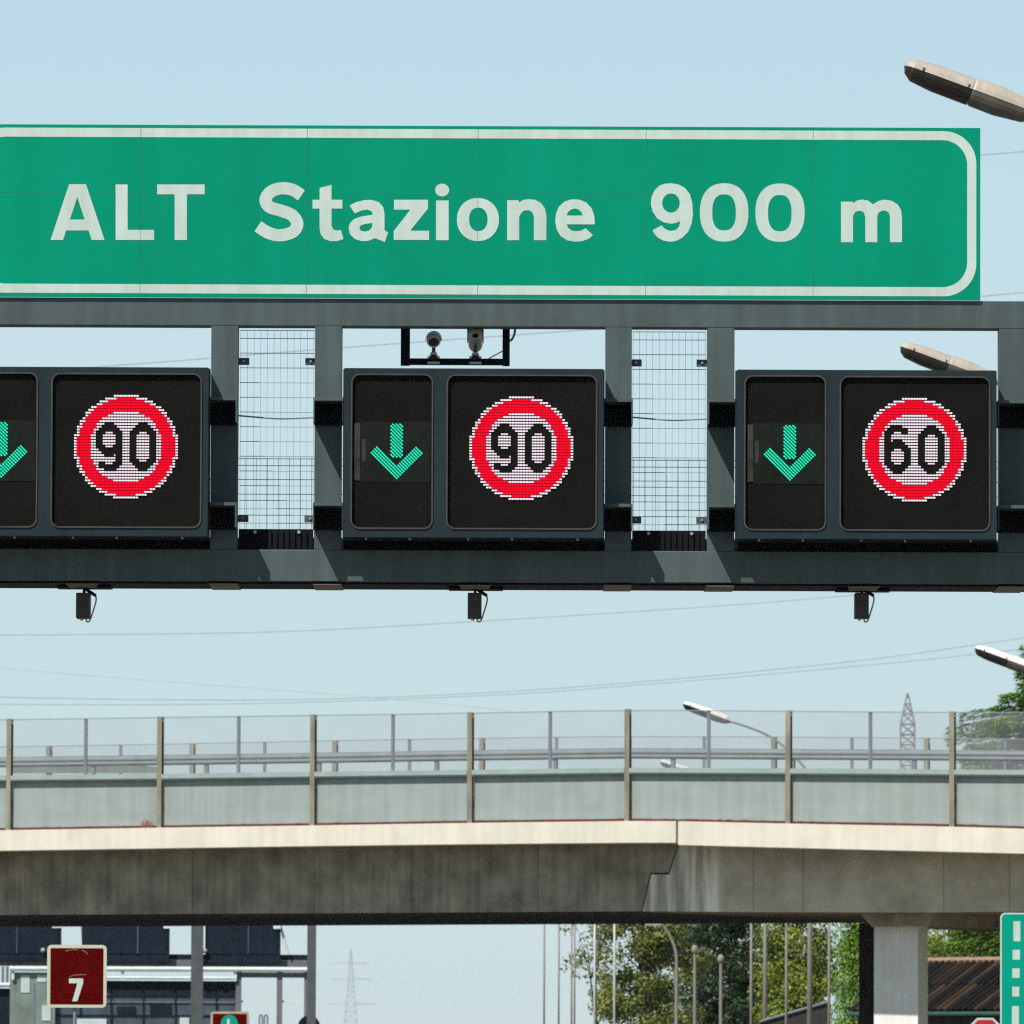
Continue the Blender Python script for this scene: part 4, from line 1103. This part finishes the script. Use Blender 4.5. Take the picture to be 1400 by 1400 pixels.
for px in (281, 126, 60):
    MB().sphere((tx(px), YT - .62, tz(1300)), .1, 10, 8).build('signal_lamp', M['galv'], tg)
for y0, y1, mm in ((1371, 1369, 'mauve'), (1389, 1387.5, 'navy'), (1362, 1360.5, 'navy')):
    MB().box(bx(77), bx(321), YB + .04, YB + .098, bz(y0), bz(y1)).build('wall_band', M[mm], bb)
for px in (110, 152, 196, 240, 296):
    MB().box(bx(px - 1), bx(px + 1), YB + .03, YB + .096, 0, bz(1354)).build('mullion', M['navy'], bb)
for x0, x1, y0, y1 in ((104, 146, 1393, 1402), (160, 185, 1376, 1384), (205, 234, 1374, 1385), (246, 259, 1391, 1402)):
    MB().box(bx(x0), bx(x1), YB + .02, YB + .09, bz(y1), bz(y0)).build('window', M['window' if y0 > 1390 else 'navy'], bb)
MB().box(bx(-30), bx(13.5), YB + .5, YB + 5, -.1, bz(1352)).build('side_wing', M['navy'], bb)
MB().tube([(bx(-40), YB + .3, bz(1347)), (bx(13), YB + .3, bz(1347))], .1, 8).build('roof_rail', M['white_rail'], bb)
for px in (3, 9):
    MB().tube([(bx(px), YB + .3, bz(1347)), (bx(px), YB + .3, bz(1322))], .06, 6).build('rail_post', M['post_grey'], bb)
for px in (355, 362):
    MB().tube(spline([(bx(px), YB - .1, bz(1402)), (bx(px), YB - .1, bz(1390)), (bx(px + 2), YB - .1, bz(1387)), (bx(px + 4), YB - .1, bz(1390)), (bx(px + 4), YB - .1, bz(1402))], 4), .035, 6).build('hoop_rail', M['post_grey'], bb)
YD = 341
dc = P(422.5, 1403.5, YD); ds = empty('round_sign', (dc.x, YD, 0), 'dark round disc of a sign facing away at the foot of the grey column', 'road sign')
mb = MB(); mb.loft([[(dc.x + r_ * math.cos(2 * math.pi * i / 28), YD + y_, dc.z + r_ * math.sin(2 * math.pi * i / 28)) for i in range(28)] for y_, r_ in ((0, .44), (.02, .45), (.04, .44))]); mb.build('disc', M['dark_steel'], ds)
MB().tube([(dc.x, YD - .035, -.1), (dc.x, YD - .035, dc.z + .25)], .03, 8).build('pole', M['post_grey'], ds)

# ------------------------------------------------------------------ sky, sun, air
SUN = Vector((.45, .60, -.92)).normalized()
sl = bpy.data.lights.new('sun', 'SUN'); so_ = bpy.data.objects.new('sun', sl); C.objects.link(so_)
sl.energy = 5.0; sl.angle = R(.5); sl.color = (1, .955, .87)
so_.rotation_euler = SUN.to_track_quat('-Z', 'Y').to_euler(); so_.location = (-20, -20, 60)
w = bpy.data.worlds.new('World'); scene.world = w; w.use_nodes = True
N, L = w.node_tree.nodes, w.node_tree.links
sky = N.new('ShaderNodeTexSky'); sky.sky_type = 'NISHITA'; sky.sun_disc = False
sky.sun_elevation = math.asin(-SUN.z); sky.sun_rotation = math.atan2(-SUN.x, -SUN.y)
sky.air_density = 1.0; sky.dust_density = .6; sky.ozone_density = 2.0; sky.altitude = 100
STR = .065
N['Background'].inputs[1].default_value = STR
# pale summer haze low in the sky: blends the clear sky towards milky blue near the horizon
tc = N.new('ShaderNodeTexCoord'); sp_ = N.new('ShaderNodeSeparateXYZ'); L.new(tc.outputs['Generated'], sp_.inputs[0])
rp = N.new('ShaderNodeValToRGB'); L.new(sp_.outputs[2], rp.inputs[0])
SKYC = [(0, (.66, .78, .79)), (.012, (.64, .77, .785)), (.05, (.565, .745, .785)), (.083, (.575, .755, .82)), (.105, (.545, .73, .825)), (.125, (.51, .70, .81))]
e = rp.color_ramp.elements
e[0].position = 0; e[0].color = (*SKYC[0][1], 1); e[1].position = SKYC[-1][0]; e[1].color = (*SKYC[-1][1], 1)
for p_, c_ in SKYC[1:-1]:
    k_ = e.new(p_); k_.color = (*c_, 1)
sc_ = N.new('ShaderNodeVectorMath'); sc_.operation = 'SCALE'; sc_.inputs[3].default_value = 1 / STR; L.new(rp.outputs[0], sc_.inputs[0])
mr = N.new('ShaderNodeMapRange'); mr.inputs[1].default_value = .125; mr.inputs[2].default_value = .40; mr.inputs[3].default_value = 1; mr.inputs[4].default_value = 0
L.new(sp_.outputs[2], mr.inputs[0])
mx = N.new('ShaderNodeMix'); mx.data_type = 'RGBA'; L.new(mr.outputs[0], mx.inputs[0]); L.new(sky.outputs[0], mx.inputs[6]); L.new(sc_.outputs[0], mx.inputs[7])
L.new(mx.outputs[2], N['Background'].inputs[0])
HAZE = .00003
if HAZE:
    hz = MB().box(-4100, 4100, -210, 7100, -1.2, 60).build('haze', None)
    hm = bpy.data.materials.new('haze'); hm.use_nodes = True; nt = hm.node_tree; nt.nodes.clear()
    vo = nt.nodes.new('ShaderNodeVolumePrincipled'); ou = nt.nodes.new('ShaderNodeOutputMaterial')
    vo.inputs['Color'].default_value = (.80, .90, 1, 1); vo.inputs['Density'].default_value = HAZE
    nt.links.new(vo.outputs[0], ou.inputs['Volume'])
    hz.data.materials.clear(); hz.data.materials.append(hm); tag(hz, kind='stuff')

scene.render.engine = 'CYCLES'
scene.cycles.max_bounces = 6; scene.cycles.transparent_max_bounces = 24; scene.cycles.volume_bounces = 0
scene.cycles.use_denoising = False; scene.cycles.filter_width = 1.25; scene.cycles.sample_clamp_indirect = 3
vs = scene.view_settings; vs.view_transform = 'Standard'; vs.look = 'None'; vs.exposure = 0; vs.gamma = 1
